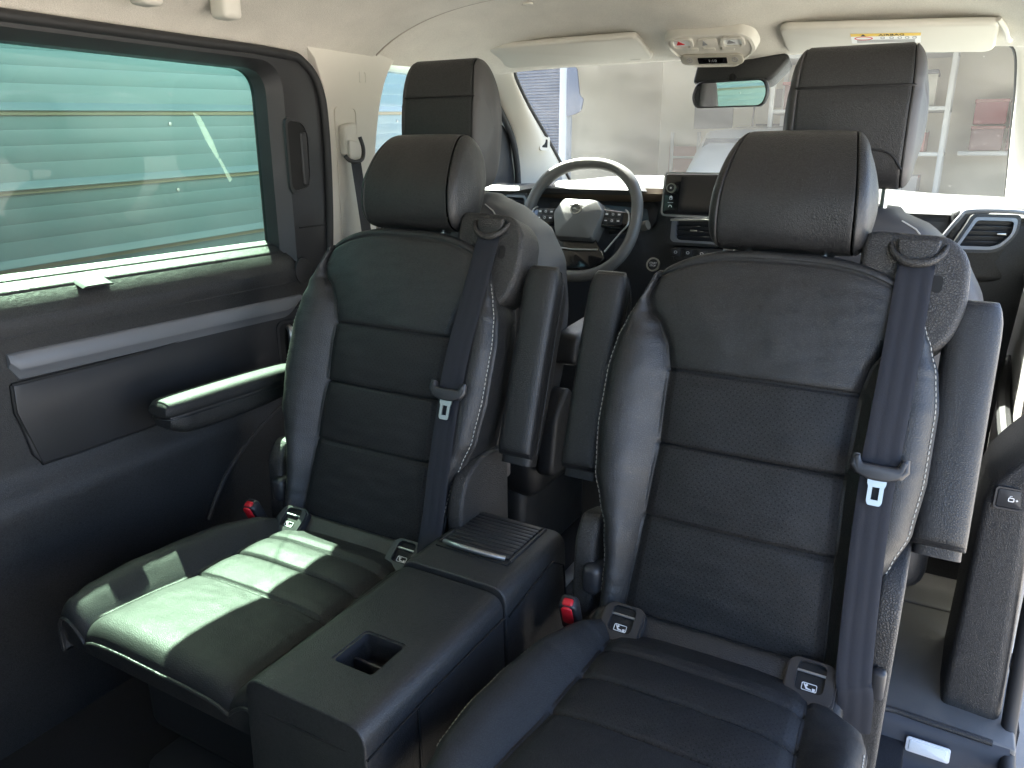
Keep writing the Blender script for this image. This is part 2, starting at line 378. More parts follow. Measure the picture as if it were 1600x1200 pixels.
MB().tube([p+Vector((0, .004, -.002)) for p in R_[42]], .0028, 6).build('headliner_joint', mat('joint_shadow', (.40, .36, .31), .9), cl)
# trim round the top of the left side door opening, pads over each side
for s in (0, 1):
    pts = [(-1.478, -.9, 1.465), (-1.478, 1.5, 1.465)]; pts = [mir(p) if s else p for p in pts]
    MB().tube(pts, .014, 10).build('edge_trim', HEAD, cl)
for c in ((-1.065, 1.965, 0), (-.42, 2.03, 0)):
    z = front(c[1], (c[0]-MC)/.8).z
    b = MB(); b.prism([(.016*cos(a*pi/10), .008*sin(a*pi/10)) for a in range(20)], frame((c[0], c[1], z-.0005), (1, 0, 0), (0, -1, .1)), -.004, .003, .001); b.build('fixing_cap', BEI, cl)
# grab handle over the left side window
gh = thing('grab_handle', 'beige grab handle fixed above the side window', 'handle', (-1.36, 1.1, 1.55))
for y in (1.215, 1.03): MB().box((-1.36, y, 1.545), (.05, .048, .085), .012, 3).build('handle_foot', BEIL, gh)
MB().tube(catmull([(-1.345, 1.215, 1.58), (-1.325, 1.17, 1.60), (-1.325, 1.07, 1.60), (-1.345, 1.03, 1.58)], 6), .011, 10).build('grip', BEIL, gh)

# ------------------------------------------------------------------ left side door
dr = thing('sliding_door', 'dark sliding side door with green tinted window and silver trim strip', 'door', (-1.5, .8, .1))
prof = [(-1.548, 1.022), (-1.530, 1.016), (-1.524, 1.0135), (-1.5225, 1.009), (-1.519, 1.009), (-1.5175, 1.0115), (-1.500, 1.000), (-1.495, .997), (-1.4935, .9915), (-1.490, .9912), (-1.4885, .993), (-1.480, .984), (-1.470, .970), (-1.463, .956), (-1.4605, .950), (-1.462, .93), (-1.466, .90), (-1.470, .83), (-1.472, .75), (-1.472, .665), (-1.466, .645), (-1.452, .62), (-1.446, .60), (-1.447, .56), (-1.455, .45), (-1.468, .28), (-1.478, .10)]
P3 = [Vector((a, c, 0)) for a, c in prof]; fine = []
for a, c in zip(P3, P3[1:]):
    n_ = max(1, int((a-c).length/.012))
    for k in range(n_): fine.append(a.lerp(c, k/n_))
fine.append(P3[-1]); rows = []
for k in range(61):
    y = -.9+2.47*k/60; rows.append([Vector((p.x-(.010*max(0, (y-1.42)/.15)**2), y, p.y-.010*max(0, .9-y)*(1 if p.y < .9 else 0))) for p in fine])
b = MB(); b.grid(rows); b.build('door_panel', PLA, dr, True, 55)
# window frame: rounded opening, with the recess for the handle
MY = frame((0, 0, 0), (0, 1, 0), (0, 0, 1))             # a = y, b = z, third axis = +x
def yz(x): return Matrix.Translation((x, 0, 0)) @ MY
def GL1(name, out, x, m, parent): return mesh(name, [(x, p[0], p[1]) for p in out], [tuple(range(len(out)))], m, parent, False)
def rr2(y0, y1, z0, z1, rs, n=8):
    return rpoly([(y0, z0), (y1, z0), (y1, z1), (y0, z1)], rs, n)
o = rr2(-.6, 1.585, .92, 1.475, [.01, .01, .13, .01]); i_ = rr2(-.35, 1.464, .93, 1.450, [.01, .01, .075, .01]); i2 = rr2(-.35, 1.438, .94, 1.432, [.01, .01, .062, .01])
b = MB(); n_ = len(o); vs = []
for x, q in ((-1.53, o), (-1.466, o), (-1.462, [(p[0]*.985+.0, p[1]*.994+.0065) for p in o]), (-1.468, i_), (-1.500, i2), (-1.506, i2), (-1.55, i2)): vs += [(x, p[0], p[1]) for p in q]
fs = [(k*n_+j, k*n_+(j+1) % n_, (k+1)*n_+(j+1) % n_, (k+1)*n_+j) for k in range(6) for j in range(n_)]
b.add(vs, fs); wf = b.build('window_frame', PLAS, dr, True, 35)
GL1('window_glass', rr2(-.37, 1.45, .99, 1.445, [.01, .05, .065, .01]), -1.540, GTG, wf)
b = MB(); o = rpoly([(1.452, 1.325), (1.515, 1.32), (1.535, 1.28), (1.530, 1.15), (1.452, 1.135)], [.02, .02, .02, .02, .03]); i_ = rpoly([(1.459, 1.317), (1.511, 1.312), (1.527, 1.277), (1.522, 1.157), (1.459, 1.144)], [.018, .018, .018, .018, .026])
ring(b, o, i_, yz(-1.466), .0, .0075); gp = b.build('pull_recess', PLAS, wf); MB().prism(i_, yz(-1.466), .0, .0045).build('recess_floor', BLK, gp)
MB().box((-1.4635, 1.512, 1.225), (.012, .022, .13), .005, 3).build('pull_lip', PLAS, gp)
b = MB(); b.tube(catmull([(-1.462, -.6, 1.468), (-1.462, 1.0, 1.468), (-1.462, 1.44, 1.468), (-1.462, 1.535, 1.452), (-1.462, 1.585, 1.39), (-1.462, 1.596, 1.28), (-1.462, 1.59, 1.1), (-1.462, 1.575, .95)], 8), .011, 10); b.build('door_seal', RUB, dr)
b = MB(); b.box((-1.4615, 1.53, 1.055), (.004, .11, .003), .001); b.build('trim_joint', BLK, wf)
RFL = glass('painted_reflection', (.8, .85, .82), dust=.13, dustcol=(.9, .9, .88))  # window reflection streaks, painted as pale slivers on the glass
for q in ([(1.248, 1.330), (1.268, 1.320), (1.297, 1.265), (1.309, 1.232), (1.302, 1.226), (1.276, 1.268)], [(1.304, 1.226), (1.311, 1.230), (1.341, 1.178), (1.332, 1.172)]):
    mesh('glass_reflection', [(-1.5375, a, c) for a, c in q], [tuple(range(len(q)))], RFL, wf, False)
# sliding window catch on the sill
b = MB(); b.prism(rpoly([(.885, 0), (.955, 0), (.950, .003), (.935, .005), (.895, .005)], .002), frame((-1.516, 0, 1.003), (0, 1, 0), (.35, 0, 1)), -.005, .05, .006, 3); b.build('window_catch', RUB, dr, True, 50)
# silver strip, insert panel, latch pocket
def zline(y): return .888+(y-.72)*(-.012)
b = MB(); rows = []
for k in range(50):
    y = .722+.738*k/49; e = 1-.5*max(0, (.74-y)/.018)**2 if y < .74 else (1-.75*((y-1.40)/.06)**1.7 if y > 1.40 else 1); zt = .893-.010*(y-.7); hgt = .054*max(.2, e)
    rows.append([Vector((x, y, zt-hgt*q)) for q, x in ((0, -1.469), (.04, -1.462), (.10, -1.459), (.56, -1.455), (.62, -1.4557), (.66, -1.4580), (.95, -1.464), (1.0, -1.470))])
b.grid(rows, capends=True); b.build('trim_strip', STRP, dr, True, 35)
lo_ = catmull([(.722, .833, 0), (.95, .833, 0), (1.10, .842, 0), (1.2, .850, 0), (1.46, .852, 0)], 8)
out = [(p.x, p.y) for p in lo_]+[(1.46, .70), (1.44, .672), (.80, .662), (.750, .668), (.735, .69), (.720, .78)]
b = MB(); b.prism(out, yz(-1.474), -.004, .010, .004, 3); ip = b.build('insert_panel', PLAS, dr, True, 45)
b = MB(); grv = [(p[0], p[1]) for p in out]; b.tube([(-1.467, p[0], p[1]) for p in grv[::2]]+[(-1.467, grv[0][0], grv[0][1])], .004, 6); b.build('insert_gap', BLK, dr)
o = rrect(.082, .135, .022, 5, 1.408, .760); i_ = rrect(.066, .119, .017, 5, 1.408, .760)
b = MB(); ring(b, o, i_, yz(-1.465), -.004, .004); pk = b.build('latch_pocket', PLAS, dr); MB().prism(i_, yz(-1.465), -.004, .0015).build('pocket_floor', BLK, pk)
b = MB(); b.tube(catmull([(-1.462, 1.402, .705), (-1.452, 1.402, .72), (-1.448, 1.402, .77), (-1.452, 1.405, .80), (-1.464, 1.41, .808)], 6), .008, 10); b.build('inside_handle', SIL, pk)
sp = MB(); sp.prism([(.028*cos(k*pi/12), .033*sin(k*pi/12)) for k in range(24)], frame((-1.463, 1.475, .945), (0, 1, 0), (0, 0, 1)), -.003, .004, .002); sp.build('speaker_cover', RUB, dr)
cv = catmull([(-1.452, 1.09, .40), (-1.449, 1.16, .50), (-1.449, 1.28, .585), (-1.452, 1.42, .63), (-1.46, 1.55, .64)], 8)
MB().tube(cv, .006, 8).build('corner_cover_edge', PLA, dr)

# ------------------------------------------------------------------ pillar between the side door and the driver's door
bp = thing('door_pillar', 'beige door pillar between the side window and the driver door glass', 'pillar', (-1.5, 1.7, .1))
out = [(1.585, .93), (1.607, 1.1), (1.612, 1.3), (1.602, 1.40), (1.575, 1.468), (1.54, 1.50)]+[(p.x, p.y) for p in catmull([(1.925, 1.51, 0), (1.885, 1.475, 0), (1.845, 1.415, 0), (1.812, 1.32, 0), (1.79, 1.20, 0), (1.782, 1.05, 0), (1.785, .93, 0)], 5)]
b = MB(); b.prism(out, yz(-1.462), -.05, .0, .020, 5); b.build('pillar_cover', BEI, bp, True, 60)
b = MB(); b.box((-1.475, 1.68, .52), (.05, .20, .86), .02, 3); b.build('lower_cover', PLA, bp)
b = MB(); ring(b, rrect(.026, .030, .005, 4, 1.755, 1.435), rrect(.0235, .0275, .004, 4, 1.755, 1.435), yz(-1.462), -.001, .0012); b.build('airbag_mark', BEIL, bp)
b = MB(); ring(b, rrect(.085, .34, .014, 5, 1.675, 1.185), rrect(.080, .335, .012, 5, 1.675, 1.185), yz(-1.462), -.001, .0035); b.prism(rrect(.080, .335, .012, 5, 1.675, 1.185), yz(-1.462), -.002, .0014); b.build('adjuster_plate', BEI, bp)
b = MB(); b.prism(rpoly([(1.642, 1.31), (1.69, 1.318), (1.692, 1.25), (1.684, 1.235), (1.642, 1.232)], [.012, .012, .006, .006, .01]), yz(-1.462), 0, .028, .008, 4); b.build('anchor_cover', BEIL, bp, True, 50)
b = MB(); b.prism(rpoly([(1.645, 1.272), (1.69, 1.268), (1.69, 1.225), (1.645, 1.222)], .008), yz(-1.435), 0, .010, .004, 3); b.build('anchor_cap', BEIL, bp, True, 50)
fb = thing('front_seat_belt', 'grey seat belt hanging from the beige door pillar', 'seat belt', (-1.44, 1.67, 1.22))
b = MB(); b.tube(catmull([(-1.433, 1.632, 1.232), (-1.425, 1.640, 1.220), (-1.422, 1.665, 1.216), (-1.424, 1.692, 1.224), (-1.430, 1.705, 1.25), (-1.436, 1.70, 1.28)], 6), .0055, 10); b.build('belt_loop', PLAS, fb)
rows = []; us = []
for k in range(25):
    t = k/24; rows.append([Vector((-1.424-.002*sin(pi*u)+.02*t, 1.643+.030*t+.042*u+.004*sin(3*t), 1.222-.42*t-.006*u)) for u in [j/6 for j in range(7)]]); us += [(j/6, t*.4) for j in range(7)]
nc = 7; mesh('belt_webbing', [p for r in rows for p in r], [(i*nc+j, i*nc+j+1, (i+1)*nc+j+1, (i+1)*nc+j) for i in range(24) for j in range(6)], BELT, fb, True, None, us)

# ------------------------------------------------------------------ driver's door
fd = thing('driver_door', 'driver door with clear side glass behind the front headrest', 'door', (-1.5, 2.2, .1))
b = MB(); b.prism(rpoly([(1.80, .1), (2.98, .1), (2.98, 1.03), (2.62, 1.085), (1.80, 1.075)], .02), yz(-1.47), -.05, 0, .014, 3); b.build('door_panel', PLA, fd)
GL1('side_glass', [(1.78, 1.05), (2.72, 1.05), (2.58, 1.35), (2.40, 1.505), (1.90, 1.53), (1.80, 1.4)], -1.508, GCL, fd)
b = MB(); b.prism(rpoly([(2.46, 1.07), (2.66, 1.08), (2.605, 1.29), (2.55, 1.34)], [.01, .02, .02, .02]), yz(-1.488), -.015, .005, .006, 3); b.build('mirror_triangle', PLAS, fd)
b = MB(); b.tube(catmull([(-1.468, 2.43, 1.445), (-1.468, 2.53, 1.36), (-1.468, 2.60, 1.28), (-1.468, 2.635, 1.18), (-1.468, 2.645, 1.05)], 8), .012, 10); b.build('door_seal', RUB, fd)
b = MB(); b.prism(rpoly([(-.09, -.06), (.08, -.07), (.09, .07), (-.07, .08)], .03), frame((-1.66, 2.72, 1.13), (.95, -.25, 0), (0, 0, 1)), 0, .09, .03, 4); b.build('door_mirror', PLAS, fd)

# ------------------------------------------------------------------ front pillars
def a_pillar(side):
    f = (lambda p: mir(p)) if side else (lambda p: Vector(p))
    t = thing('front_pillar', 'pale front pillar between the windscreen and the driver door' if not side else 'pale front pillar right of the windscreen beside the passenger sun visor', 'pillar', f((-1.45, 2.7, 1.1)))
    outer = catmull([(-1.462, 2.10, 1.502), (-1.466, 2.40, 1.47), (-1.474, 2.545, 1.36), (-1.480, 2.62, 1.26), (-1.484, 2.655, 1.15), (-1.486, 2.665, 1.04)], 8)
    inner = catmull([(-1.33, 2.37, 1.502), (-1.365, 2.43, 1.478), (-1.385, 2.56, 1.395), (-1.400, 2.74, 1.285), (-1.418, 2.93, 1.165), (-1.43, 3.06, 1.08)], 8)
    rows = []
    for a, c in zip(outer, inner):
        row = [a+Vector((-.03, .005, 0))]
        for k in range(13):
            u = k/12; m_ = a.lerp(c, u); row.append(m_+Vector((.030*sin(pi*u)**.8, -.012*sin(pi*u), .004*sin(pi*u))))
        row.append(c+Vector((-.012, .03, .012))); rows.append([f(p) for p in row])
    b = MB(); b.grid(rows if not side else [list(reversed(r)) for r in rows]); b.build('pillar_cover', BEI, t, True, 60)
    b = MB(); b.tube([f(p+Vector((.003, .004, .004))) for p in inner[4:]], .006, 8); b.build('glass_seal', RUB, t)
    if not side:
        Mh = frame((-1.402, 2.725, 1.268), (.35, .93, -.05), (0, .05, 1)); b = MB(); ring(b, rrect(.05, .052, .01, 4), rrect(.028, .030, .003, 4), Mh, -.008, .006); b.build('sensor_bezel', BEI, t); MB().prism(rrect(.029, .031, .003, 3), Mh, -.008, .0035).build('sensor_hole', BLK, t)
        Mh = frame((-1.418, 2.86, 1.125), (.3, .95, 0), (0, 0, 1)); MB().prism([(.035*cos(k*pi/12), .035*sin(k*pi/12)) for k in range(24)], Mh, -.006, .006, .002).build('tweeter_cover', GRYP, t)
    return t
a_pillar(0); a_pillar(1)
ws = thing('windscreen', 'dusty windscreen glass above the dashboard', 'windscreen', (MC, 2.75, 1.3))
rows = []
for k in range(21):
    v = k/20; hw = .715+.09*v; rows.append([Vector((MC+hw*t, 2.40+.70*v+.07*(1-t*t)-.0, 1.507-.43*v)) for t in [-1+2*j/30 for j in range(31)]])
b = MB(); b.grid(rows); b.build('windscreen_glass', GWS, ws, True, None)

# ------------------------------------------------------------------ right doorway: lower pillar, seal, front passenger door
rp = thing('door_pillar', 'dark grained lower pillar cover with a child lock button at the open side door', 'pillar', (.17, 1.6, .1))
rows = []
for z in [.145+.66*k/20 for k in range(21)]:
    q = (z-.145)/.95; xl = .118+.012*q+1.2*max(0, z-.62)**1.3; xr = max(xl+.06, .222-.035*q)
    rows.append([Vector(p) for p in ((xl+.004, 1.86, z), (xl-.002, 1.70, z), (xl, 1.625, z), (xl+.002, 1.609, z), (xl+.007, 1.602, z), (xl+.014, 1.600, z), (xl+.03, 1.599, z), (xr-.018, 1.592, z), (xr-.008, 1.594, z), (xr, 1.604, z), (xr+.006, 1.625, z), (xr+.010, 1.75, z))])
b = MB(); b.grid(rows); b.build('pillar_cover', PLAG, rp, True, 60)
Mb = frame((.166, 1.596, .625), (1, .0, 0), (0, .03, 1)); b = MB(); ring(b, rrect(.052, .044, .007, 4), rrect(.045, .037, .005, 4), Mb, -.003, .004); bt = b.build('switch_bezel', PLAS, rp)
MB().prism(rrect(.043, .035, .004, 4), Mb, -.002, .003, .001).build('lock_button', PLAS, bt)
b = MB(); ring(b, rrect(.010, .008, .002, 3, .001, -.001), rrect(.007, .005, .001, 3, .001, -.001), Mb, .003, .0036); b.tube([Mb @ Vector(p) for p in ((-.002, .003, .0034), (-.001, .006, .0034), (.002, .006, .0034))], .0007, 6); b.tube([Mb @ Vector(p) for p in ((.008, -.001, .0034), (.012, -.001, .0034))], .0007, 6); b.tube([Mb @ Vector(p) for p in ((.010, -.003, .0034), (.010, .001, .0034))], .0007, 6); b.build('lock_symbol', WHT, bt)
b = MB(); b.tube(catmull([(.235, 1.2, .10), (.238, 1.5, .12), (.240, 1.60, .18), (.234, 1.605, .5), (.26, 1.61, .75), (.34, 1.60, .95)], 10), .014, 10); b.build('door_seal', RUB, rp)
pd = thing('passenger_door', 'front passenger door panel in bright light right of the folded armrest', 'door', (.22, 2.2, .1))
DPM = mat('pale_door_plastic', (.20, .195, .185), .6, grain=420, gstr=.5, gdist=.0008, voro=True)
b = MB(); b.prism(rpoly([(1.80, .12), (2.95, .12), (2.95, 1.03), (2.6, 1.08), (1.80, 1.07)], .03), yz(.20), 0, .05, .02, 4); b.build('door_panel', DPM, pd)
b = MB(); b.tube(catmull([(.198, 1.85, .83), (.190, 2.1, .86), (.190, 2.4, .93), (.2, 2.75, .95)], 8), .012, 8); b.build('armrest_moulding', PLAS, pd)
b = MB(); b.tube(catmull([(.196, 1.85, .60), (.185, 2.05, .58), (.18, 2.3, .62), (.195, 2.6, .66)], 8), .016, 8); b.build('door_pull', BLK, pd)
GL1('side_glass', [(1.80, 1.05), (2.70, 1.05), (2.56, 1.35), (2.38, 1.505), (1.90, 1.53), (1.82, 1.4)], .235, GCL, pd)
# ------------------------------------------------------------------ outside: the clad wall next to the van, the workshop ahead
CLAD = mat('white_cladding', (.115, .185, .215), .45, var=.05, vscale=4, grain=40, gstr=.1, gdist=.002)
CLADL = mat('joint_weathered', (.30, .29, .25), .8, var=.3, vscale=5)
cw = thing('clad_wall', 'white metal clad wall of long planks seen through the side window', 'wall', (-2.0, 1.4, -.5))
SL = .036
def wz(y, z): return z+SL*(y-1.7)
PH = .183; z0 = 1.347-10*PH; NPL = 12
pk0 = None
JST = mat('tan_joint_strip', (.20, .175, .12), .8, var=.2, vscale=5)
for k in range(NPL):
    zb = z0+k*PH; prof = [(-.016, .010), (.012, .0105), (.013, .012), (.011, .017), (.0, .030)]
    for q in (.40, .62, .82): prof += [(.0, PH*q-.003), (-.0007, PH*q), (.0002, PH*q+.003)]
    prof += [(.0, PH-.001), (-.016, PH)]
    if pk0 is None:
        rows = [[Vector((-2.0+x, y, wz(y, zb+z))) for x, z in prof] for y in (-2.2, 3.3)]
        b = MB(); b.grid(rows); pk0 = b.build('cladding_plank', CLAD, cw, True, 20)
        rows = [[Vector((-2.0+x, y, wz(y, zb+z))) for x, z in ((-.01, .0), (.006, .0003), (.006, .0095), (-.01, .010))] for y in (-2.2, 3.3)]
        b = MB(); b.grid(rows); js0 = b.build('joint_strip', JST, cw, False)
    else:
        o = pk0.copy(); COL.objects.link(o); o.location = (0, 0, k*PH)
        o = js0.copy(); COL.objects.link(o); o.location = (0, 0, k*PH)
b = MB(); b.add([(-2.013, -2.2, wz(-2.2, z0)), (-2.013, 3.3, wz(3.3, z0)), (-2.013, 3.3, wz(3.3, z0+NPL*PH)), (-2.013, -2.2, wz(-2.2, z0+NPL*PH)), (-2.10, -2.2, wz(-2.2, z0)), (-2.10, 3.3, wz(3.3, z0)), (-2.10, 3.3, wz(3.3, z0+NPL*PH)), (-2.10, -2.2, wz(-2.2, z0+NPL*PH))], [(0, 1, 2, 3), (5, 4, 7, 6), (1, 5, 6, 2), (4, 0, 3, 7), (3, 2, 6, 7)]); b.build('wall_core', CLADL, cw, False)
s0 = None
for k in range(NPL):
    for y in (-.5, .5, 1.54, 2.6):
        if s0 is None:
            b = MB(); b.prism([(.0055*cos(pi*j/4), .0055*sin(pi*j/4)) for j in range(8)], frame((-2.0, y, wz(y, z0+k*PH-.024)), (0, 1, 0), (0, 0, 1)), 0, .004, .0015); s0 = b.build('screw_head', SIL, cw); sy = y
        else:
            o = s0.copy(); COL.objects.link(o); o.location = (0, y-sy, k*PH+SL*(y-sy))
# blue roller shutter and workshop
BLU = mat('slate_blue_shutter', (.016, .028, .055), .5, var=.06)
WSH = mat('cream_workshop_wall', (.58, .54, .45), .85, var=.1, vscale=1.5)
GRW = mat('grey_workshop_wall', (.20, .20, .205), .8, var=.08, vscale=2)
gz = -.52
rs = thing('roller_shutter', 'slate blue roller shutter left of the workshop opening', 'shutter', (-3.4, 5.2, gz))
s0 = None
for k in range(160):
    if s0 is None:
        rows = [[Vector((x, 5.2+y, gz+z)) for z, y in ((0, 0), (.004, -.005), (.010, -.007), (.016, -.005), (.02, .002))] for x in (-6.0, -2.54)]
        b = MB(); b.grid([list(reversed(r)) for r in rows]); s0 = b.build('shutter_slat', BLU, rs, True, 60)
    else:
        o = s0.copy(); COL.objects.link(o); o.location = (0, 0, (0.02*k))
b = MB(); b.box((-4.27, 5.25, gz+1.6), (3.46, .03, 3.2), .0); b.build('shutter_backing', BLU, rs)
b = MB(); b.box((-2.505, 5.2, gz+1.6), (.06, .10, 3.2), .008); b.build('guide_rail', mat('pale_rail', (.2, .215, .235), .5), rs)
wk = thing('workshop', 'bright cream workshop interior beyond the windscreen', 'building', (-1, 8, gz))
b = MB(); b.box((-.6, 9.4, gz+1.75), (5.4, .12, 3.5), .0); b.build('back_wall', WSH, wk)
b = MB(); b.box((-3.3, 7.4, gz+1.75), (.12, 3.9, 3.5), 0); b.build('side_wall', WSH, wk)
b = MB(); b.box((2.05, 7.4, gz+1.75), (.12, 3.9, 3.5), 0); b.build('side_wall', GRW, wk)
b = MB(); b.box((-.6, 7.4, gz+3.55), (5.6, 4.1, .10), 0); b.build('workshop_roof', GRW, wk)
b = MB(); b.box((-.6, 7.4, gz+.006), (5.4, 4.0, .012), 0); b.build('workshop_floor', CONC, wk)
b = MB(); b.box((1.9, 9.28, gz+1.2), (2.2, .10, 2.4), .01); b.build('grey_door', GRW, wk)
for k in range(5): MB().box((1.9, 9.22, gz+.3+.45*k), (2.16, .02, .012), .002).build('door_joint', BLK, wk)
b = MB(); b.box((-.2, 5.38, gz+3.1), (4.5, .12, 1.2), .0); b.box((1.9, 5.38, gz+1.25), (.3, .12, 2.5), 0); b.build('added_front_lintel', WSH, wk)  # lintel out of view, added to cut skylight into the workshop
fl = thing('blue_banner', 'small slate blue panel fixed beside the shutter rail', 'sign', (-2.35, 5.1, 1.6))
b = MB(); b.prism(rpoly([(-2.475, 1.46), (-2.40, 1.48), (-2.36, 1.50), (-2.345, 1.58), (-2.375, 1.60), (-2.40, 1.78), (-2.475, 1.80)], .02), frame((0, 5.16, 0), (1, 0, 0), (0, 0, 1)), 0, .02, .004); b.build('banner_panel', BLU, fl)
# shelving with boxes at the right of the workshop
SHW = mat('white_shelf_steel', (.55, .55, .54), .5)
sv = thing('shelf_rack', 'white steel shelf rack full of red and grey goods behind the passenger headrest', 'shelf', (-.7, 8.6, gz))
for x in (-1.75, -.98, -.20):
    for y in (8.35, 8.95): MB().box((x, y, gz+1.45), (.045, .045, 2.7), .004).build('shelf_post', SHW, sv)
for z in (.35, .85, 1.30, 1.72, 2.12, 2.62): MB().box((-.975, 8.65, gz+z), (1.60, .64, .035), .004).build('shelf_board', SHW, sv)
cols = [(.26, .07, .08), (.10, .105, .12), (.30, .12, .11), (.27, .27, .28), (.08, .09, .12), (.38, .36, .31), (.17, .09, .09)]
kinds = ['red', 'black', 'brick red', 'grey', 'navy', 'cream', 'maroon']
bm_ = [mat('goods_%s' % n.replace(' ', '_'), c, .6) for n, c in zip(kinds, cols)]
rnd = random.Random(4); lv = {.35: 'lowest', .85: 'second', 1.30: 'third', 1.72: 'fourth', 2.12: 'fifth'}
for z in lv:
    x = -1.68; i = 0
    while x < -.36:
        w_ = rnd.uniform(.13, .30); h_ = rnd.uniform(.14, .33); kd = rnd.randrange(7)
        if x+w_ > -.24: break
        o = MB().box((x+w_/2, 8.62+rnd.uniform(-.06, .06), gz+z+.0175+h_/2), (w_*.94, rnd.uniform(.25, .45), h_), .012, 2, (rnd.uniform(-.12, .12), 4, 'Z')).build('storage_box', bm_[kd], None); MB().box((x+w_/2, o.data.vertices[0].co.y*0+8.62, gz+z+.0175+h_*.93), (w_*.97, .46, h_*.12), .008, 2).build('lid', bm_[(kd+3) % 7], o)
        tag(o, '%s box, %s from the left on the %s board of the white rack' % (kinds[kd], ['first','second','third','fourth','fifth','sixth','seventh','eighth'][i], lv[z]), 'box', 'boxes on the white shelf rack'); x += w_+.02; i += 1
for i, (x, z, kd) in enumerate(((.05, 2.1, 0), (.35, 2.1, 2), (.05, 1.86, 6), (.36, 1.86, 0), (.64, 1.98, 2))):
    o = MB().box((x+.1, 9.05, gz+z), (.27, .35, .22), .015, 2).build('crate', bm_[kd]); MB().box((x+.1, 9.05, gz+z+.10), (.285, .365, .03), .008, 2).build('rim', bm_[2], o); tag(o, ['upper left', 'upper middle', 'lower left', 'lower middle', 'rightmost'][i]+' red crate on the grey wall ledge right of the rack', 'crate', 'red crates on the wall ledge')
o = MB().box((.43, 9.05, gz+1.725), (1.0, .42, .04), .005).build('wall_ledge', SHW); tag(o, 'white wall ledge carrying red crates right of the shelf rack', 'shelf')
# tools, ladder and cupboards along the cream wall
TOOL = mat('tool_grey', (.22, .22, .22), .6)
ld_ = thing('ladder', 'pale aluminium ladder leaning on the cream workshop wall', 'ladder', (-3.0, 8.9, gz))
for s in (-.16, .16): MB().tube([(-2.72+s, 8.75, gz), (-2.90+s, 9.28, gz+1.95)], .022, 8).build('ladder_rail', SHW, ld_)
for k in range(6): MB().tube([(-2.72-.18*(k+1)/7-.16, 8.75+.53*(k+1)/7, gz+1.95*(k+1)/7), (-2.72-.18*(k+1)/7+.16, 8.75+.53*(k+1)/7, gz+1.95*(k+1)/7)], .014, 6).build('ladder_rung', SHW, ld_)
cb = thing('wall_cupboard', 'grey cupboard with two doors against the cream workshop wall', 'cupboard', (-2.0, 9.1, gz))
MB().box((-2.15, 9.12, gz+.75), (.62, .40, 1.5), .01).build('carcass', GRW, cb)
for s in (-.15, .15): d = MB().box((-2.15+s, 8.91, gz+.75), (.285, .02, 1.44), .006).build('cupboard_door', WSH, cb); MB().box((-2.15+s*.25, 8.895, gz+.8), (.015, .02, .12), .004).build('door_handle', TOOL, d)
b = MB(); b.tube([(-2.14, 9.33, 2.3), (-2.15, 9.325, 1.35)], .012, 6); tag(b.build('wall_cable', TOOL), 'dark cable running down the cream wall above the grey cupboard', 'cable')
o = MB().prism([(.10*cos(k*pi/12), .10*sin(k*pi/12)) for k in range(24)], frame((-1.88, 9.33, 1.78), (1, 0, 0), (0, 0, 1)), 0, .04, .01).build('wall_clock', TOOL); tag(o, 'round grey clock high on the cream workshop wall', 'clock')
tr_ = thing('tool_rail', 'tool rail with hanging hand tools on the cream wall', 'tool rail', (-1.75, 9.3, 1.5))
MB().box((-1.80, 9.32, 1.50), (.62, .03, .03), .004).build('rail_bar', TOOL, tr_)
for k in range(6): MB().tube([(-2.04+.1*k, 9.30, 1.50), (-2.04+.1*k, 9.30, 1.40-.04*(k % 3))], .012, 6).build('hand_tool', TOOL, tr_)
for i, (x, z, w_, h_, lb) in enumerate(((-2.6, 1.62, .45, .3, 'wide grey poster with curled edge on the cream wall'), (-1.2, 1.2, .4, .5, 'tall grey notice board on the cream wall'), (-2.9, 1.05, .4, .45, 'reddish board low on the cream wall beside the ladder'))):
    o = MB().box((x, 9.325, z), (w_, .02, h_), .003).build('wall_board', [GRYP, GRW, mat('faded_red', (.45, .28, .25), .8)][i]); tag(o, lb, 'board')
bn = thing('work_bench', 'long pale workbench along the workshop back wall', 'bench', (-2.2, 9.0, gz))
MB().box((-1.35, 9.05, gz+.92), (.9, .5, .05), .006).build('bench_top', WSH, bn)
for x in (-1.75, -.95): MB().box((x, 9.0, gz+.45), (.06, .4, .9), .006).build('leg', TOOL, bn)
# parked car facing the van in the workshop
CARP_ = mat('silver_car_paint', (.45, .49, .53), .3, metal=.3, coat=.6)
pc = thing('parked_car', 'silver car parked in the workshop facing the van', 'car', (-1.45, 7.4, gz))
secs = [(6.35, .60, .35, .85), (6.40, .74, .30, 1.02), (6.70, .86, .26, 1.18), (7.05, .90, .26, 1.28), (7.10, .90, .26, 1.30), (8.6, .90, .26, 1.35), (8.8, .88, .35, 1.3)]
rows = []
for y, hw, zl, zh in secs:
    o = rpoly([(-hw, zl), (hw, zl), (hw*.98, zh*.8), (hw*.88, zh), (-hw*.88, zh), (-hw*.98, zh*.8)], [.05, .05, .12, .08, .08, .12], 4); rows.append([Vector((-1.5+a, y, gz+c)) for a, c in o])
b = MB(); b.grid([list(reversed(r)) for r in rows], closed=True, capends=True); body = b.build('car_body', CARP_, pc, True, 50)
rows = []
for y, hw, zl, zh in ((7.02, .80, 1.25, 1.28), (7.25, .77, 1.28, 1.62), (7.55, .72, 1.28, 1.93), (8.5, .72, 1.28, 1.99), (8.78, .70, 1.28, 1.9)):
    o = rpoly([(-hw-.06, zl), (hw+.06, zl), (hw-.04, zh), (-hw+.04, zh)], [.02, .02, .10, .10], 4); rows.append([Vector((-1.5+a, y, gz+c)) for a, c in o])
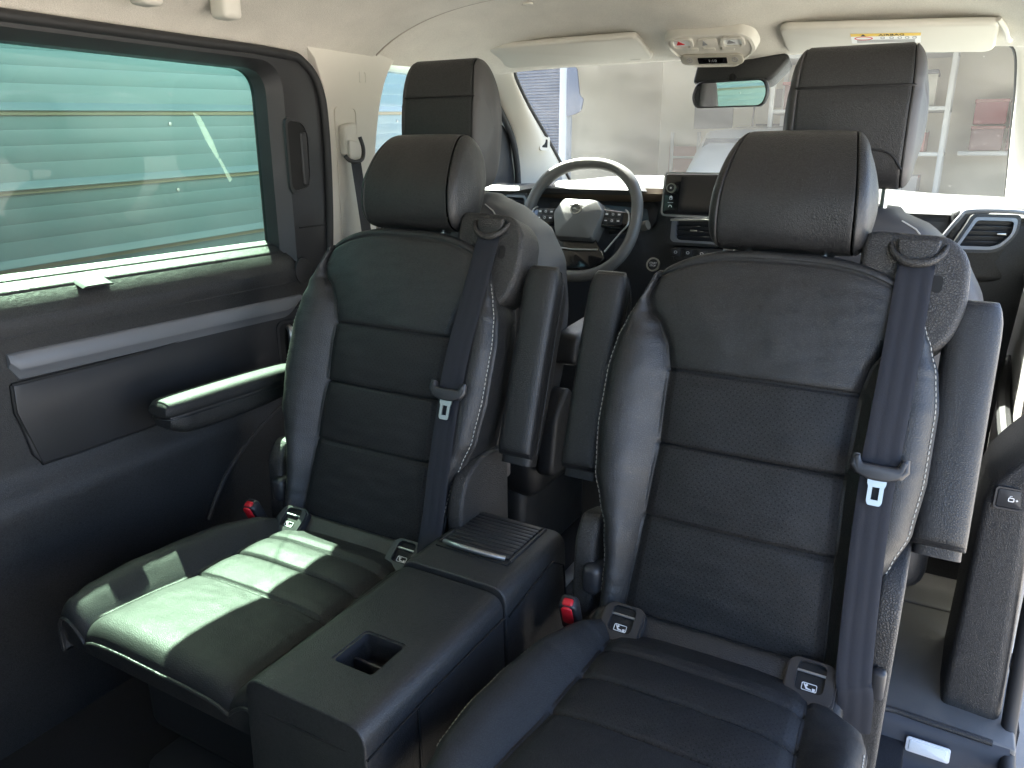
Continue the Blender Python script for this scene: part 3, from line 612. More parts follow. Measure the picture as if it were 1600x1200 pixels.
b = MB(); b.grid([list(reversed(r)) for r in rows], closed=True, capends=True); b.build('cabin', CARP_, pc, True, 50)
b = MB(); b.add([(-2.22, 7.055, gz+1.33), (-.78, 7.055, gz+1.33), (-.86, 7.475, gz+1.86), (-2.14, 7.475, gz+1.86)], [(0, 1, 2, 3)]); b.build('car_windscreen', mat('car_glass', (.05, .07, .09), .08), pc, False)
for s in (-1, 1):
    MB().box((-1.5+s*.62, 6.42, gz+.86), (.28, .10, .14), .03, 3).build('headlight', LAMPM, pc); MB().box((-1.5+s*1.0, 7.15, gz+1.36), (.18, .10, .2), .03, 3).build('wing_mirror', CARP_, pc)
    for y in (6.85, 8.3):
        wh = MB().prism([(.28*cos(k*pi/12), .28*sin(k*pi/12)) for k in range(24)], frame((-1.5+s*.80, y, gz+.29), (0, 1, 0), (0, 0, 1)), -.09, .09, .03, 3).build('wheel', RUB, pc); MB().prism([(.17*cos(k*pi/12), .17*sin(k*pi/12)) for k in range(24)], frame((-1.5+s*.80, y, gz+.29), (0, 1, 0), (0, 0, 1)), -.095, .095, .01).build('rim', SIL, wh)
MB().box((-1.5, 6.37, gz+.66), (.80, .05, .18), .02).build('grille', BLK, pc)
# ------------------------------------------------------------------ rear-facing seats of the second row
UV_ = Vector((0, .322, .947)); NV_ = Vector((0, -.947, .322))
XC = -.237
def S(x, h, n): return Vector((XC+x, 1.1, .5))+UV_*h+NV_*n
SM = frame((XC, 1.1, .5), (1, 0, 0), UV_)       # x across, y up the back, z towards the viewer
W_ = [(0, .205), (.06, .206), (.13, .216), (.17, .232), (.22, .25), (.30, .258), (.40, .258), (.46, .250), (.52, .236), (.55, .226), (.58, .216), (.613, .207)]
XS_ = [(0, .160), (.12, .153), (.28, .146), (.41, .149), (.45, .157), (.49, .175), (.525, .198), (.56, .205), (.613, .195)]
B_ = [(0, .45), (.06, .6), (.14, .85), (.25, .95), (.38, .85), (.46, .62), (.51, .38), (.56, .15), (.613, .0)]
HS = (.158, .285, .412)
def back_col(h):
    """right half of the cross-section at height h as (x, n), from the centre line outwards"""
    wd, xs, b = interp(W_, h), interp(XS_, h), interp(B_, h); xs = min(xs, wd-.012); D = wd-xs
    ctl = [(xs, -.004), (xs+.22*D, .007+.014*b), (xs+.50*D, .009+.035*b), (xs+.78*D, .008+.037*b), (xs+.97*D, .000+.022*b), (xs+1.0*D, -.014+.004*b), (xs+.97*D, -.05), (xs+.86*D, -.092)]
    c = []
    for k in range(26):
        t = k/26; x = xs*t; n = .008*(1-t**4)-.010*gv((1-t)*xs, .006)
        n += .004 if h > HS[2] else 0
        c.append((x, n))
    for p in catmull([(a, q, 0) for a, q in ctl], 8): c.append((p.x, p.y))
    return c
NCC = 26; NSTITCH = NCC+8*4+1
def back_rows(hs):
    rows = []
    for h in hs:
        hh = min(h, .613); c = back_col(hh); row = []
        full = [(-x, n, i) for i, (x, n) in reversed(list(enumerate(c)))]+[(x, n, i) for i, (x, n) in list(enumerate(c))[1:]]
        for x, n, i in full:
            if i <= NCC+1:
                g = sum(gv(h-q, .0026) for q in HS); n -= .006*g
                for a, b_ in zip((-.04,)+HS, HS+(.6,)):
                    if a <= h < b_: n += .0048*sin(pi*(h-a)/(b_-a))**.6
            n -= .005*gv(h-.606, .0022)*(1 if i < NCC+20 else 0)
            if i > NCC: n -= .004*gv(i-NSTITCH, .8)
            n += .010*sin(pi*min(1, max(0, h/.6)))*(1-min(1, abs(x)/.2)**2)
            if i < NCC+38:
                n += .0022*nz((x*1.0+3, h*1.0, 1.3), 11)+.0011*nz((x, h*2.2, 5.1), 26)
                if i > NCC: n += .0016*nz((x*2, h*9, 2.), 7)*(1-min(1, h/.2))
            row.append((x, n, i))
        rows.append((h, row))
    return rows
def make_seat():
    root = thing('rear_facing_seat', 'black leather rear-facing seat nearest the camera, both armrests folded up', 'seat', (XC, 1.1, .1), 'rear-facing seats of the second row')
    # -- backrest cover, split along its seams
    hs = [-.035+.648*k/180 for k in range(181)]
    R = back_rows(hs)
    def HA(x, h): return h-.045*min(1.2, abs(x)/.2)**3*max(0., min(1., (h-.42)/.19))**1.6
    P = [[S(x, HA(x, h), n) for x, n, i in row] for h, row in R]; IDX = [i for _, _, i in R[0][1]]
    h0, last = R[-1]
    for a in (20, 45, 70, 90):      # the cover rolls over the top edge
        P.append([S(x*(1-.02*sin(radians(a))), HA(x, .613)+.010*sin(radians(a)), n-.014*(1-cos(radians(a)))) for x, n, i in last])
    for q in (.3, .7, 1.): P.append([S(x*.98, HA(x, .613)+.010-.004*q, (n-.014)*(1-q)-.09*q) for x, n, i in last])
    nc = len(P[0]); groups = {}
    for r in range(len(P)-1):
        hm = hs[min(r, 180)]
        for j in range(nc-1):
            cen = max(IDX[j], IDX[j+1])
            if cen <= NCC and hm < .606:
                k = 'p%d' % sum(hm >= q for q in HS)
            else: k = 'l' if j < nc//2 and hm < .606 else ('r' if hm < .606 else 't')
            groups.setdefault(k, []).append((r, j))
    for k, cells in groups.items():
        vid = {}; vs = []; fs = []; us = []
        def g(r, j):
            if (r, j) not in vid:
                vid[(r, j)] = len(vs); vs.append(P[r][j]); us.append((P[r][j].x, hs[min(r, 180)]))
            return vid[(r, j)]
        for r, j in cells: fs.append((g(r, j), g(r, j+1), g(r+1, j+1), g(r+1, j)))
        nm, m = {'l': ('side_bolster', LEA), 'r': ('side_bolster', LEA), 't': ('backrest_top', LEA), 'p3': ('upper_back_panel', LEA)}.get(k, ('lower_back_panel', LEAP))
        mesh(nm, vs, fs, m, root, True, None, us)
    # -- stitching down both bolsters and across the top
    st = MB()
    for sgn in (-1, 1):
        pts = []
        for h, row in R[14:172:3]:
            for x, n, i in row:
                if i == NSTITCH-2 and (x > 0) == (sgn > 0): pts.append(S(x, HA(x, h), n+.0012))
        stitches(st, pts, .0085)
        pts = []
        for h, row in R[14:172:3]:
            for x, n, i in row:
                if i == NSTITCH+2 and (x > 0) == (sgn > 0) and h < .45: pts.append(S(x, HA(x, h), n+.0010))
    st.build('seam_stitching', THR, root)['kind'] = 'stuff'
    # -- back shell
    sh = MB(); out = rpoly([(-.20, .0), (.20, .0), (.235, .2), (.238, .42), (.17, .615), (-.17, .615), (-.238, .42), (-.235, .2)], [.03, .03, .06, .1, .06, .06, .1, .06])
    sh.prism(out, SM, -.125, -.085, .012, 3); sh.build('back_shell', PLA, root)
    # -- headrest
    prof = ccatmull([(.004, .634, 0), (.026, .66, 0), (.036, .71, 0), (.022, .775, 0), (-.006, .818, 0), (-.045, .832, 0), (-.085, .815, 0), (-.098, .76, 0), (-.085, .69, 0), (-.066, .645, 0), (-.03, .630, 0)], 7)
    hc = Vector((-.03, .73, 0)); HW = .124
    def hr_rows(ts, seam):
        rows = []
        for t in ts:
            a = abs(t); e = 1. if a < .80 else sqrt(max(0., 1-((a-.80)/.2)**2.4))*.36+.64 if a < 1 else .64
            dip = 1-.035*gv(a-.84, .012)
            row = []
            for p in prof:
                q = hc+(p-hc)*(e*dip*(1+.02*(1-t*t))); tz = (q.y-.63)/.2
                x = t*HW*(1.0-.20*max(0, tz)**1.6+.03*sin(pi*min(1, max(0, tz))))
                row.append(S(x, q.y, q.x+.0015*nz((x, q.y, q.x+2), 18)))
            rows.append(row)
        return rows
    full = [-1+2*k/80 for k in range(81)]
    mid = [t for t in full if abs(t) <= .841]
    hb = MB().grid(hr_rows(mid, 0), closed=True); hd = hb.build('headrest', LEA, root, True, None)
    for s in (-1, 1):
        side = [s*t for t in [.84+.16*k/14 for k in range(15)]]
        rows = hr_rows(side, 1); endc = sum((p for p in rows[-1]), Vector())/len(rows[-1])
        for q in (.75, .5, .25, .02): rows.append([endc+(p-endc)*q+Vector((s*.010*(1-q*q), 0, 0)) for p in rows[14]])
        if s < 0: rows = [list(reversed(r)) for r in rows]
        MB().grid(rows, closed=True).build('headrest_side', LEA, hd, True, None)
    for s in (-1, 1):
        MB().tube([S(s*.062, .60, -.035), S(s*.062, .66, -.035)], .0065, 12).build('headrest_post', CHR, hd)
        MB().box(S(s*.062, .634, -.035), (.03, .022, .012), .004, 2, Matrix(((1, 0, 0), (0, NV_.y, UV_.y), (0, NV_.z, UV_.z)))).build('post_collar', PLAS, hd)
    # -- shoulder belt guide
    gd = root
    out = rpoly([(.118, .668), (.238, .664), (.268, .63), (.272, .56), (.258, .51), (.236, .485), (.212, .50), (.19, .56), (.14, .575), (.118, .585)], [.022, .02, .03, .03, .025, .014, .03, .04, .02, .02])
    b = MB(); b.prism(out, SM, -.085, -.002, .011, 4); gd = b.build('belt_guide', PLAG, root, True, 50)
    hook = catmull([(.158, .648, -.004), (.164, .632, .004), (.178, .620, .009), (.196, .617, .010), (.214, .620, .009), (.228, .632, .004), (.234, .648, -.004)], 6)
    hk = MB(); hk.tube([S(p.x, p.y, p.z) for p in hook], .006, 12, True, [.0035+.0032*sin(pi*k/(len(hook)-1)) for k in range(len(hook))])
    lip = rpoly([(.166, .655), (.226, .655), (.224, .636), (.213, .621), (.179, .621), (.168, .636)], [.006]*6)
    hk.prism(lip, SM, -.004, .007, .006, 3); hk.build('guide_lip', PLAG, gd, True, 50)
    for x in (.163, .2285):
        MB().prism(rrect(.014, .026, .0065, 5, x, .590), SM, -.004, -.0012).build('slot', BLK, gd)
    # -- seat belt
    def ribbon(mb, pts, wd, nrm, th=.0012, side=None):
        P = [Vector(p) for p in pts]; top = []; us = []; L = 0
        for i, p in enumerate(P):
            t = (P[min(i+1, len(P)-1)]-P[max(i-1, 0)]).normalized(); n_ = Vector(nrm(i/(len(P)-1)) if callable(nrm) else nrm); s_ = t.cross(n_).normalized(); n2 = s_.cross(t)
            if i: L += (p-P[i-1]).length
            row = []
            for k in range(9):
                u = -1+2*k/8; row.append(p+s_*(u*wd/2)+n2*(th*(1-u**8)+.0006*cos(u*pi*2.5)))
            for k in range(8, -1, -1):
                u = -1+2*k/8; row.append(p+s_*(u*wd/2)-n2*th*(1-u**8))
            top.append(row); us += [(k/8 if k < 9 else (17-k)/8, L) for k in range(18)]
        nc_ = 18; vs = [p for r in top for p in r]
        fs = [(i*nc_+j, i*nc_+(j+1) % nc_, (i+1)*nc_+(j+1) % nc_, (i+1)*nc_+j) for i in range(len(top)-1) for j in range(nc_)]
        mb.add(vs, fs, us)
    rb = MB(); pts = [S(*p) for p in [(.196, .622, .002), (.197, .607, .006), (.197, .585, .010), (.197, .54, .018), (.197, .47, .032), (.196, .40, .044), (.195, .35, .048), (.194, .315, .049)]]
    ribbon(rb, catmull(pts, 6), .050, lambda t: NV_*1+Vector((.05*t, 0, 0)))
    pts = [S(*p) for p in [(.194, .318, .0465), (.194, .28, .048), (.195, .22, .049), (.198, .14, .050), (.202, .06, .050), (.206, .005, .056)]]+[Vector((XC+.212, 1.042, .50)), Vector((XC+.215, 1.045, .44))]
    ribbon(rb, catmull(pts, 6), .047, lambda t: NV_*1+Vector((.12*t, 0, 0)))
    bl = rb.build('seat_belt', BELT, root, True, 60, True)
    def tongue(c, X, Y, parent):
        M = frame(c, X, Y); b = MB()
        b.prism(rpoly([(-.036, .012), (-.031, -.014), (-.012, -.021), (.012, -.021), (.031, -.014), (.036, .012), (.027, .014), (.024, .002), (-.024, .002), (-.027, .014)], [.006, .008, .008, .008, .008, .006, .004, .004, .004, .004]), M, -.004, .011, .004, 3)
        for s in (-1, 1): b.tube([M @ Vector((s*.032, .014, .003)), M @ Vector((s*.034, -.002, .005)), M @ Vector((s*.026, -.012, .005))], .006, 10)
        tg = b.build('tongue_grip', PLAS, parent)
        o = rpoly([(-.0125, -.0195), (-.0125, -.026), (-.0105, -.03), (-.0105, -.052), (-.008, -.057), (.008, -.057), (.0105, -.052), (.0105, -.03), (.0125, -.026), (.0125, -.0195)], .002, 2)
        n_ = len(o); i_ = [(max(-.0048, min(.0048, p[0]*.46)), -.0305 if p[1] > -.03 else (-.049 if p[1] < -.045 else p[1])) for p in o]
        bb = MB(); ring(bb, o, i_, M, .0022, .0052); bb.build('belt_tongue', CHR, parent, True, 30)
    tongue(S(.194, .312, .0535), Vector((1, 0, 0))+NV_*-.08, UV_+Vector((.02, 0, 0)), bl)
    # -- bar between cushion and backrest, with the two child-seat anchor pockets
    bar = MB(); bar.prism(rpoly([(-.205, -.072), (.20, -.072), (.20, .022), (-.205, .022)], .03), frame((XC, 1.068, .487), (1, 0, 0), (0, .80, .6)), -.05, .012, .012, 3)
    bar.build('hinge_cover', LEA, root)
    for s in (-.146, .150):
        M = frame((XC+s, 1.058, .490), (1, 0, 0), (0, .80, .6))
        o, i_ = rrect(.066, .066, .016, 5, 0, -.008), rrect(.040, .044, .008, 5, 0, .0); b = MB(); ring(b, o, i_, M, .0, .020)
        o2 = rrect(.072, .072, .018, 5, 0, -.008); ring(b, o2, o, M, .0, .0155); pk = b.build('anchor_pocket', PLAS, root)
        MB().prism(rrect(.040, .046, .008, 4, 0, 0), M, .006, .0134).build('pocket_hole', BLK, pk)
        MB().tube([M @ Vector((-.02, .008, .016)), M @ Vector((.02, .008, .016))], .002, 8).build('anchor_wire', SIL, pk)
        lb = MB(); o, i_ = rrect(.0215, .0115, .002, 2, 0, -.013), rrect(.0195, .0095, .0015, 2, 0, -.013); ring(lb, o, i_, M, .0140, .0149)
        lb.prism(rpoly([(-.0085, -.009), (-.0065, -.009), (-.002, -.0145), (.0035, -.0155), (.0035, -.017), (-.004, -.0165)], .001, 2), M, .0140, .0149)
        lb.prism(rrect(.0032, .0032, .0015, 3, -.0035, -.0105), M, .0140, .0149); lb.prism([(.0045, -.0175), (.0085, -.0175), (.0085, -.0135), (.0045, -.0135)], M, .0140, .0149)
        lb.build('child_seat_symbol', WHT, pk, False, None)
    # -- cushion
    WL = [(.60, .225), (.63, .243), (.67, .252), (.74, .258), (.82, .256), (.90, .245), (.97, .225), (1.03, .20), (1.07, .19)]
    WR = [(.60, .215), (.63, .236), (.70, .242), (.95, .240), (.985, .232), (1.005, .205), (1.02, .19), (1.07, .185)]
    CX_ = [(.60, .175), (.68, .168), (.80, .160), (.95, .152), (1.07, .150)]
    CS = (.815, .905, .98)
    def ccol(y, sgn):
        wd, xs = interp(WL if sgn < 0 else WR, y), interp(CX_, y); D = wd-xs
        b = interp([(.60, .45), (.66, .8), (.75, 1.), (.92, .9), (1.0, .6), (1.07, .3)] if sgn < 0 else [(.60, .35), (.66, .6), (.75, .75), (.88, .6), (.94, .25), (.98, -.05), (1.07, -.3)], y)
        ctl = [(xs, -.004), (xs+.2*D, .004+.011*b), (xs+.5*D, .008+.029*b), (xs+.78*D, .007+.033*b), (xs+.96*D, -.002+.021*b), (xs+D, -.02), (xs+.97*D, -.045), (xs+.88*D, -.075)]
        c = [(xs*k/24, .010*(1-(k/24)**4)-.009*gv((1-k/24)*xs, .006)) for k in range(24)]
        for p in catmull([(a, q, 0) for a, q in ctl], 7): c.append((p.x, p.y))
        return c
    ys = [1.07-.44*k/130 for k in range(131)]; rows = []; NC2 = 24; NST2 = NC2+7*4+1
    for y in ys:
        L, Rr = ccol(y, -1), ccol(y, 1); row = []
        full_ = [(-x, z, i) for i, (x, z) in reversed(list(enumerate(L)))]+[(x, z, i) for i, (x, z) in list(enumerate(Rr))[1:]]
        base = .488+.012*max(0, (.80-y)/.2)-.02*max(0, (y-1.0)/.07)
        for x, z, i in full_:
            if i <= NC2+1:
                for q in CS: z -= .006*gv(y-q, .003)
                for a, b_ in zip((.63,)+CS, CS+(1.07,)):
                    if a <= y < b_: z += .0052*sin(pi*(y-a)/(b_-a))**.6
            else: z -= .004*gv(i-NST2, .8)
            if i < NC2+34: z += .0020*nz((x, y, .3), 7)+.0007*nz((x*1.5, y*3, 4.1), 19)+.0009*abs(nz((x*6, y*1.2, 7.7), 6))*(1 if i <= NC2 else .7)
            row.append((x, y, base+z, i))
        rows.append(row)
    P = [[Vector((XC+x, y, z)) for x, y, z, i in r] for r in rows]; lastr = rows[-1]
    for a in (18, 36, 54, 72, 90): P.append([Vector((XC+x*(1-.01*sin(radians(a))), y-.028*sin(radians(a)), z-.03*(1-cos(radians(a))))) for x, y, z, i in lastr])
    for q in (.25, .5, .75, 1.): P.append([Vector((XC+x*.985, y-.028+.012*q, (z-.03)*(1-q)+.425*q)) for x, y, z, i in lastr])
    for r_ in P:
        for p in r_: p.z = max(p.z, .43)
    IDX = [i for *_, i in rows[0]]; nc = len(IDX); groups = {}; NR = len(ys)
    for r in range(len(P)-1):
        ym = ys[min(r, NR-1)]
        for j in range(nc-1):
            cen = max(IDX[j], IDX[j+1])
            if r >= NR+4: k = 'f'
            elif cen <= NC2: k = 'p%d' % sum(ym >= q for q in CS)
            else: k = 'l' if j < nc//2 else 'r'
            groups.setdefault(k, []).append((r, j))
    for k, cells in groups.items():
        vid = {}; vs = []; fs = []; us = []
        def g(r, j):
            if (r, j) not in vid: vid[(r, j)] = len(vs); vs.append(P[r][j]); us.append((P[r][j].x, P[r][j].y))
            return vid[(r, j)]
        for r, j in cells: fs.append((g(r, j), g(r+1, j), g(r+1, j+1), g(r, j+1)))
        nm, m = {'l': ('cushion_bolster', LEAM), 'r': ('cushion_bolster', LEAM), 'f': ('cushion_front', LEAM), 'p0': ('front_cushion_panel', LEAM)}.get(k, ('cushion_panel', LEAP))
        mesh(nm, vs, fs, m, root, True, None, us)
    st = MB()
    for sgn in (-1, 1):
        pts = [Vector((XC+x, y, z+.0012)) for r in rows[18 if sgn < 0 else 40:126:2] for x, y, z, i in r if i == NST2-2 and (x > 0) == (sgn > 0)]
        stitches(st, pts, .0085)
    st.build('cushion_stitching', THR, root)['kind'] = 'stuff'
    pr_ = P[NR+4]; ppt = [p+Vector((0, -.001, 0)) for p in pr_[4:-4:3]]
    MB().tube(ppt, .0032, 8).build('cushion_piping', LEA, root)
    # -- base and buckle
    b = MB(); b.box((XC-.004, .90, .31), (.440, .37, .24), .03, 3); b.box((XC, .88, .15), (.30, .46, .10), .02, 2); b.build('seat_base', RUB, root)
    for s in (-.15, .15): MB().box((XC+s, .9, .115), (.045, .62, .03), .006).build('floor_rail', SIL, root)
    b = MB(); M = frame((XC-.232, 1.03, .50), (1, .15, 0), (-.1, -.45, .9)); b.prism(rrect(.032, .075, .012, 5), M, -.012, .012, .004, 3)
    bk = b.build('belt_buckle', PLAS, root); MB().prism(rrect(.019, .046, .008, 5, 0, .014), M, .0118, .0165, .003, 3).build('release_button', REDM, bk)
    MB().prism(rrect(.019, .012, .005, 5, 0, .034), M, -.004, .0105, .004, 2).build('buckle_top', REDM, bk)
    b = MB(); b.box((XC-.222, 1.105, .535), (.034, .05, .055), .012, 3, (radians(-20), 4, 'X') if 0 else None); b.build('recliner_knob', PLAS, root)
    # side cover on the belt side, with the small release lever
    out = rpoly([(1.095, .12), (1.095, .60), (1.118, .655), (1.19, .685), (1.275, .665), (1.285, .12)], [.01, .05, .04, .03, .02, .01])
    b = MB(); b.prism(out, frame((XC+.218, 0, 0), (0, 1, 0), (0, 0, 1)), .0, .034, .010, 4); sc_ = b.build('side_cover', PLAG, root, True, 50)
    MB().box((XC+.236, 1.088, .50), (.022, .02, .05), .007, 3).build('release_lever', PLAS, root)
    out = rpoly([(1.09, .40), (1.10, .60), (1.13, .64), (1.21, .62), (1.22, .40)], .02)
    MB().prism(out, frame((XC-.262, 0, 0), (0, 1, 0), (0, 0, 1)), .0, .04, .01, 3).build('side_cover', PLAG, root, True, 50)
    return root
def armrest(root, Mx, pad=LEA):
    """Mx: frame with its x across, y from the pivot to the tip, z towards the padded top"""
    def loft(ab, hw, n_):
        rows = []
        for y, lo, hi, k in ab:
            c, h = (lo+hi)/2, (hi-lo)/2; row = []
            for j in range(32):
                a = 2*pi*j/32; ca, sa = cos(a), sin(a); q = (abs(ca)**n_+abs(sa)**n_)**(-1/n_)
                row.append(Mx @ Vector((hw*k*q*ca, y, c+h*q*sa)))
            rows.append(row)
        c0, c1 = sum(rows[0], Vector())/32, sum(rows[-1], Vector())/32
        return [[c0+(p-c0)*.02 for p in rows[0]], [c0+(p-c0)*.8 for p in rows[0]]]+rows+[[c1+(p-c1)*.8 for p in rows[-1]], [c1+(p-c1)*.02 for p in rows[-1]]]
    st = catmull([(-.045, -.010, .030), (.02, -.020, .036), (.12, -.028, .036), (.24, -.030, .036), (.30, -.024, .036), (.33, -.008, .034)], 5)
    rows = loft([(p.x, p.y, p.z, 1-.22*max(0, (p.x-.285)/.045)**2) for p in st], .033, 4.0)
    ar = MB().grid(rows, closed=True).build('armrest', LEA, root, True, 70)
    st = catmull([(-.030, .018, .030), (-.024, .012, .042), (.0, .012, .050), (.15, .012, .052), (.31, .012, .050), (.334, .014, .044), (.340, .020, .034)], 5)
    rows = loft([(p.x, p.y, p.z, 1-.26*max(0, (p.x-.295)/.045)**2) for p in st], .0365, 3.0)
    MB().grid(rows, closed=True).build('armrest_pad', pad, ar, True, 70)
    e = [Mx @ Vector((x, y, .0125)) for x, y in [(-.0362, -.02), (-.0362, .29), (-.034, .312), (-.028, .331), (-.015, .3395), (.015, .3395), (.028, .331), (.034, .312), (.0362, .29), (.0362, -.02)]]
    MB().tube(e, .0013, 6).build('pad_piping', LEA, ar)
    return ar
def arm_up(root, x, n0=-.012, h0=.235): return armrest(root, Matrix.Translation(wloc(root)-Vector((XC, 1.1, .1))) @ frame(S(x, h0, n0-.05), (1, 0, 0), UV_))
seatR = make_seat()
seatL = copy_tree(seatR); seatL.location = (XC-.745, 1.1, .1)
seatL['label'] = 'black leather rear-facing seat by the side window, outer armrest folded down, cushion in sunlight'
arm_up(seatR, -.297); arm_up(seatR, .285); arm_up(seatL, .312)
armrest(seatL, frame((-1.335, 1.255, .712), (-1, 0, 0), (0, -1, .015)), LEAM)
# ------------------------------------------------------------------ dashboard
db = thing('dashboard', 'dark dashboard with air vents and a centre screen under the windscreen', 'dashboard', (MC, 2.6, .5))
DTOP = mat('grained_dash_top', (.075, .073, .070), .6, grain=380, gstr=.5, gdist=.0008, voro=True)
DBRN = mat('hood_brown_reflection', (.17, .12, .08), .7, grain=500, gstr=.3, gdist=.0005)  # the brown under the hood is a reflection put into the colour
def hood(x): return gv(x+1.06, .30)
rows = []
for k in range(81):
    x = -1.475+1.66*k/80; h = interp([(-1.5, 0), (-1.36, .0), (-1.25, 1), (-.90, 1), (-.80, 0), (.3, 0)], x); f = interp([(-1.5, .2), (-1.2, 1), (-.55, 1), (.0, .15), (.2, 0)], x); r = interp([(-.55, 0), (-.40, 1), (.3, 1)], x); bow = .05*((x-MC)/.83)**2
    rows.append([Vector((x, y-bow, z)) for y, z in ((3.16, 1.098+.045*f-.01*r), (3.0, 1.102+.042*f-.004*r), (2.85, 1.11+.030*f-.002*r), (2.70, 1.118+.016*f-.010*r), (2.60, 1.124+.006*f-.016*r+.012*h), (2.52-.03*h, 1.125-.024*r+.014*h), (2.47-.05*h, 1.121-.030*r+.016*h), (2.455-.055*h, 1.108-.030*r+.014*h), (2.47-.05*h, 1.095-.028*r+.01*h))])
b = MB(); b.grid(rows); b.build('dash_top', DTOP, db, True, 60)
rows = []
for k in range(81):
    x = -1.475+1.66*k/80; h = interp([(-1.5, 0), (-1.33, .0), (-1.25, 1), (-.90, 1), (-.82, 0), (.3, 0)], x); r = interp([(-.55, 0), (-.40, 1), (.3, 1)], x); bow = .05*((x-MC)/.83)**2
    rows.append([Vector((x, y-bow, z)) for y, z in ((2.47-.05*h, 1.096-.028*r+.01*h), (2.475+.03*h, 1.085-.028*r), (2.475+.06*h, 1.06), (2.475+.05*h, 1.0), (2.47, .96), (2.48, .90), (2.52, .82), (2.60, .70), (2.66, .4), (2.68, .1))])
b = MB(); b.grid(rows); b.build('dash_front', mat('dash_plastic', (.06, .062, .066), .5, grain=420, gstr=.5, gdist=.0008, voro=True, gcol=.4), db, True, 60)
rows = []
for k in range(41):
    x = -1.30+.49*k/40; e = sin(pi*k/40)**.3; rows.append([Vector((x, y, z)) for y, z in ((2.432-.02*e, 1.128), (2.418-.012*e, 1.112), (2.43, 1.098-.008*e), (2.50, 1.088-.01*e))])
b = MB(); b.grid(rows); b.build('instrument_hood', DBRN, db, True, 60)
Mi = frame((-1.06, 2.505, 1.045), (1, 0, 0), (0, .15, 1)); b = MB(); b.prism(rrect(.40, .10, .03, 5), Mi, 0, .008, .003); ic = b.build('instrument_panel', PLAS, db)
MB().prism(rpoly([(.005, -.035), (.175, -.03), (.165, .012), (-.005, .02)], .008), Mi, .007, .0115, .001).build('instrument_display', mat('display_glass', (.10, .15, .18), .15), ic)
b = MB(); b.tube([Mi @ Vector(p) for p in ((-.19, .045, .01), (-.03, .03, .012), (.0, -.04, .012))], .002, 6); b.build('panel_crease', SIL, ic)
def vent(c, X, Y, out, nsl, tabu=.5):
    """outline in metres round the centre"""
    M = frame(c, X, Y); n_ = len(out); cx = sum(p[0] for p in out)/n_; cy_ = sum(p[1] for p in out)/n_
    inn = [(cx+(p[0]-cx)*.86, cy_+(p[1]-cy_)*.80) for p in out]; o2 = [(cx+(p[0]-cx)*1.14, cy_+(p[1]-cy_)*1.2) for p in out]
    b = MB(); ring(b, o2, out, M, -.02, .010); v = b.build('air_vent', PLA, db)
    b = MB(); ring(b, out, inn, M, -.02, .0135); b.build('vent_frame', STRP, v)
    MB().prism(inn, M, -.03, -.010).build('vent_hollow', BLK, v)
    y0, y1 = min(p[1] for p in inn), max(p[1] for p in inn)
    for k in range(nsl):
        y = y0+(y1-y0)*(k+.5)/nsl; xs = []
        for i in range(n_):
            a, c_ = inn[i], inn[(i+1) % n_]
            if (a[1]-y)*(c_[1]-y) < 0: xs.append(a[0]+(c_[0]-a[0])*(y-a[1])/(c_[1]-a[1]))
        if len(xs) >= 2: MB().box(M @ Vector(((min(xs)+max(xs))/2, y, -.002)), (max(xs)-min(xs), .016, .0030), .001, 1, M.to_3x3() @ Matrix.Rotation(.5, 3, 'X')).build('vent_slat', PLAS, v)
    MB().box(M @ Vector((cx+tabu*.04, (y0+y1)/2, .008)), (.022, .005, .008), .0015, 2, M.to_3x3()).build('vent_tab', CHR, v)
    return v
vent((-.675, 2.44, 1.000), (1, 0, 0), (0, .12, 1), rrect(.225, .078, .016, 5), 4, -1.0)
MB().tube([(-.79, 2.427, 1.032), (-.675, 2.425, 1.036), (-.56, 2.427, 1.034)], .0035, 8).build('vent_trim', CHR, db)
vent((-1.355, 2.43, 1.055), (1, -.25, 0), (0, .12, 1), rrect(.11, .075, .016, 5), 5, 0)
vent((.075, 2.40, 1.035), (1, .18, 0), (0, .12, 1), rpoly([(-.070, -.042), (.030, -.042), (.066, .0), (.068, .042), (-.030, .042)], [.006, .025, .02, .012, .008]), 5, .6)
b = MB(); b.tube(catmull([(-.06, 2.42, .985), (-.035, 2.405, 1.0), (.01, 2.39, 1.075), (.03, 2.395, 1.092), (.12, 2.40, 1.095), (.17, 2.41, 1.09)], 8), .006, 8); b.build('vent_surround', STRP, db)
b = MB(); b.box((.085, 2.45, 1.0), (.20, .05, .20), .03, 4, (radians(9), 4, 'Z')); b.build('end_panel', PLA, db)
# centre screen with its knob and keys
Ms = frame((-.648, 2.405, 1.113), (1, 0, 0), (0, .14, 1)); b = MB(); b.prism(rrect(.325, .125, .010, 4), Ms, -.02, .0, .004, 3); sb = b.build('touchscreen', PBLK, db)
MB().prism(rrect(.270, .108, .004, 3, .024, 0), Ms, -.001, .0012).build('screen_glass', mat('screen_black', (.012, .013, .015), .08), sb)
b = MB(); ring(b, rrect(.335, .135, .013, 4), rrect(.325, .125, .010, 4), Ms, -.025, -.003); b.build('screen_edge', SIL, sb)
def disc(mb, M, cx, cy_, r, d0, d1, n=24): return mb.prism([(cx+r*cos(2*pi*k/n), cy_+r*sin(2*pi*k/n)) for k in range(n)], M, d0, d1, min(.001, (d1-d0)*.3))
b = MB(); ring(b, [(-.138+.0145*cos(2*pi*k/24), .018+.0145*sin(2*pi*k/24)) for k in range(24)], [(-.138+.0115*cos(2*pi*k/24), .018+.0115*sin(2*pi*k/24)) for k in range(24)], Ms, 0, .012); kn = b.build('volume_knob', CHR, sb); b = MB(); disc(b, Ms, -.138, .018, .0115, 0, .011); b.build('knob_face', PLAS, kn)
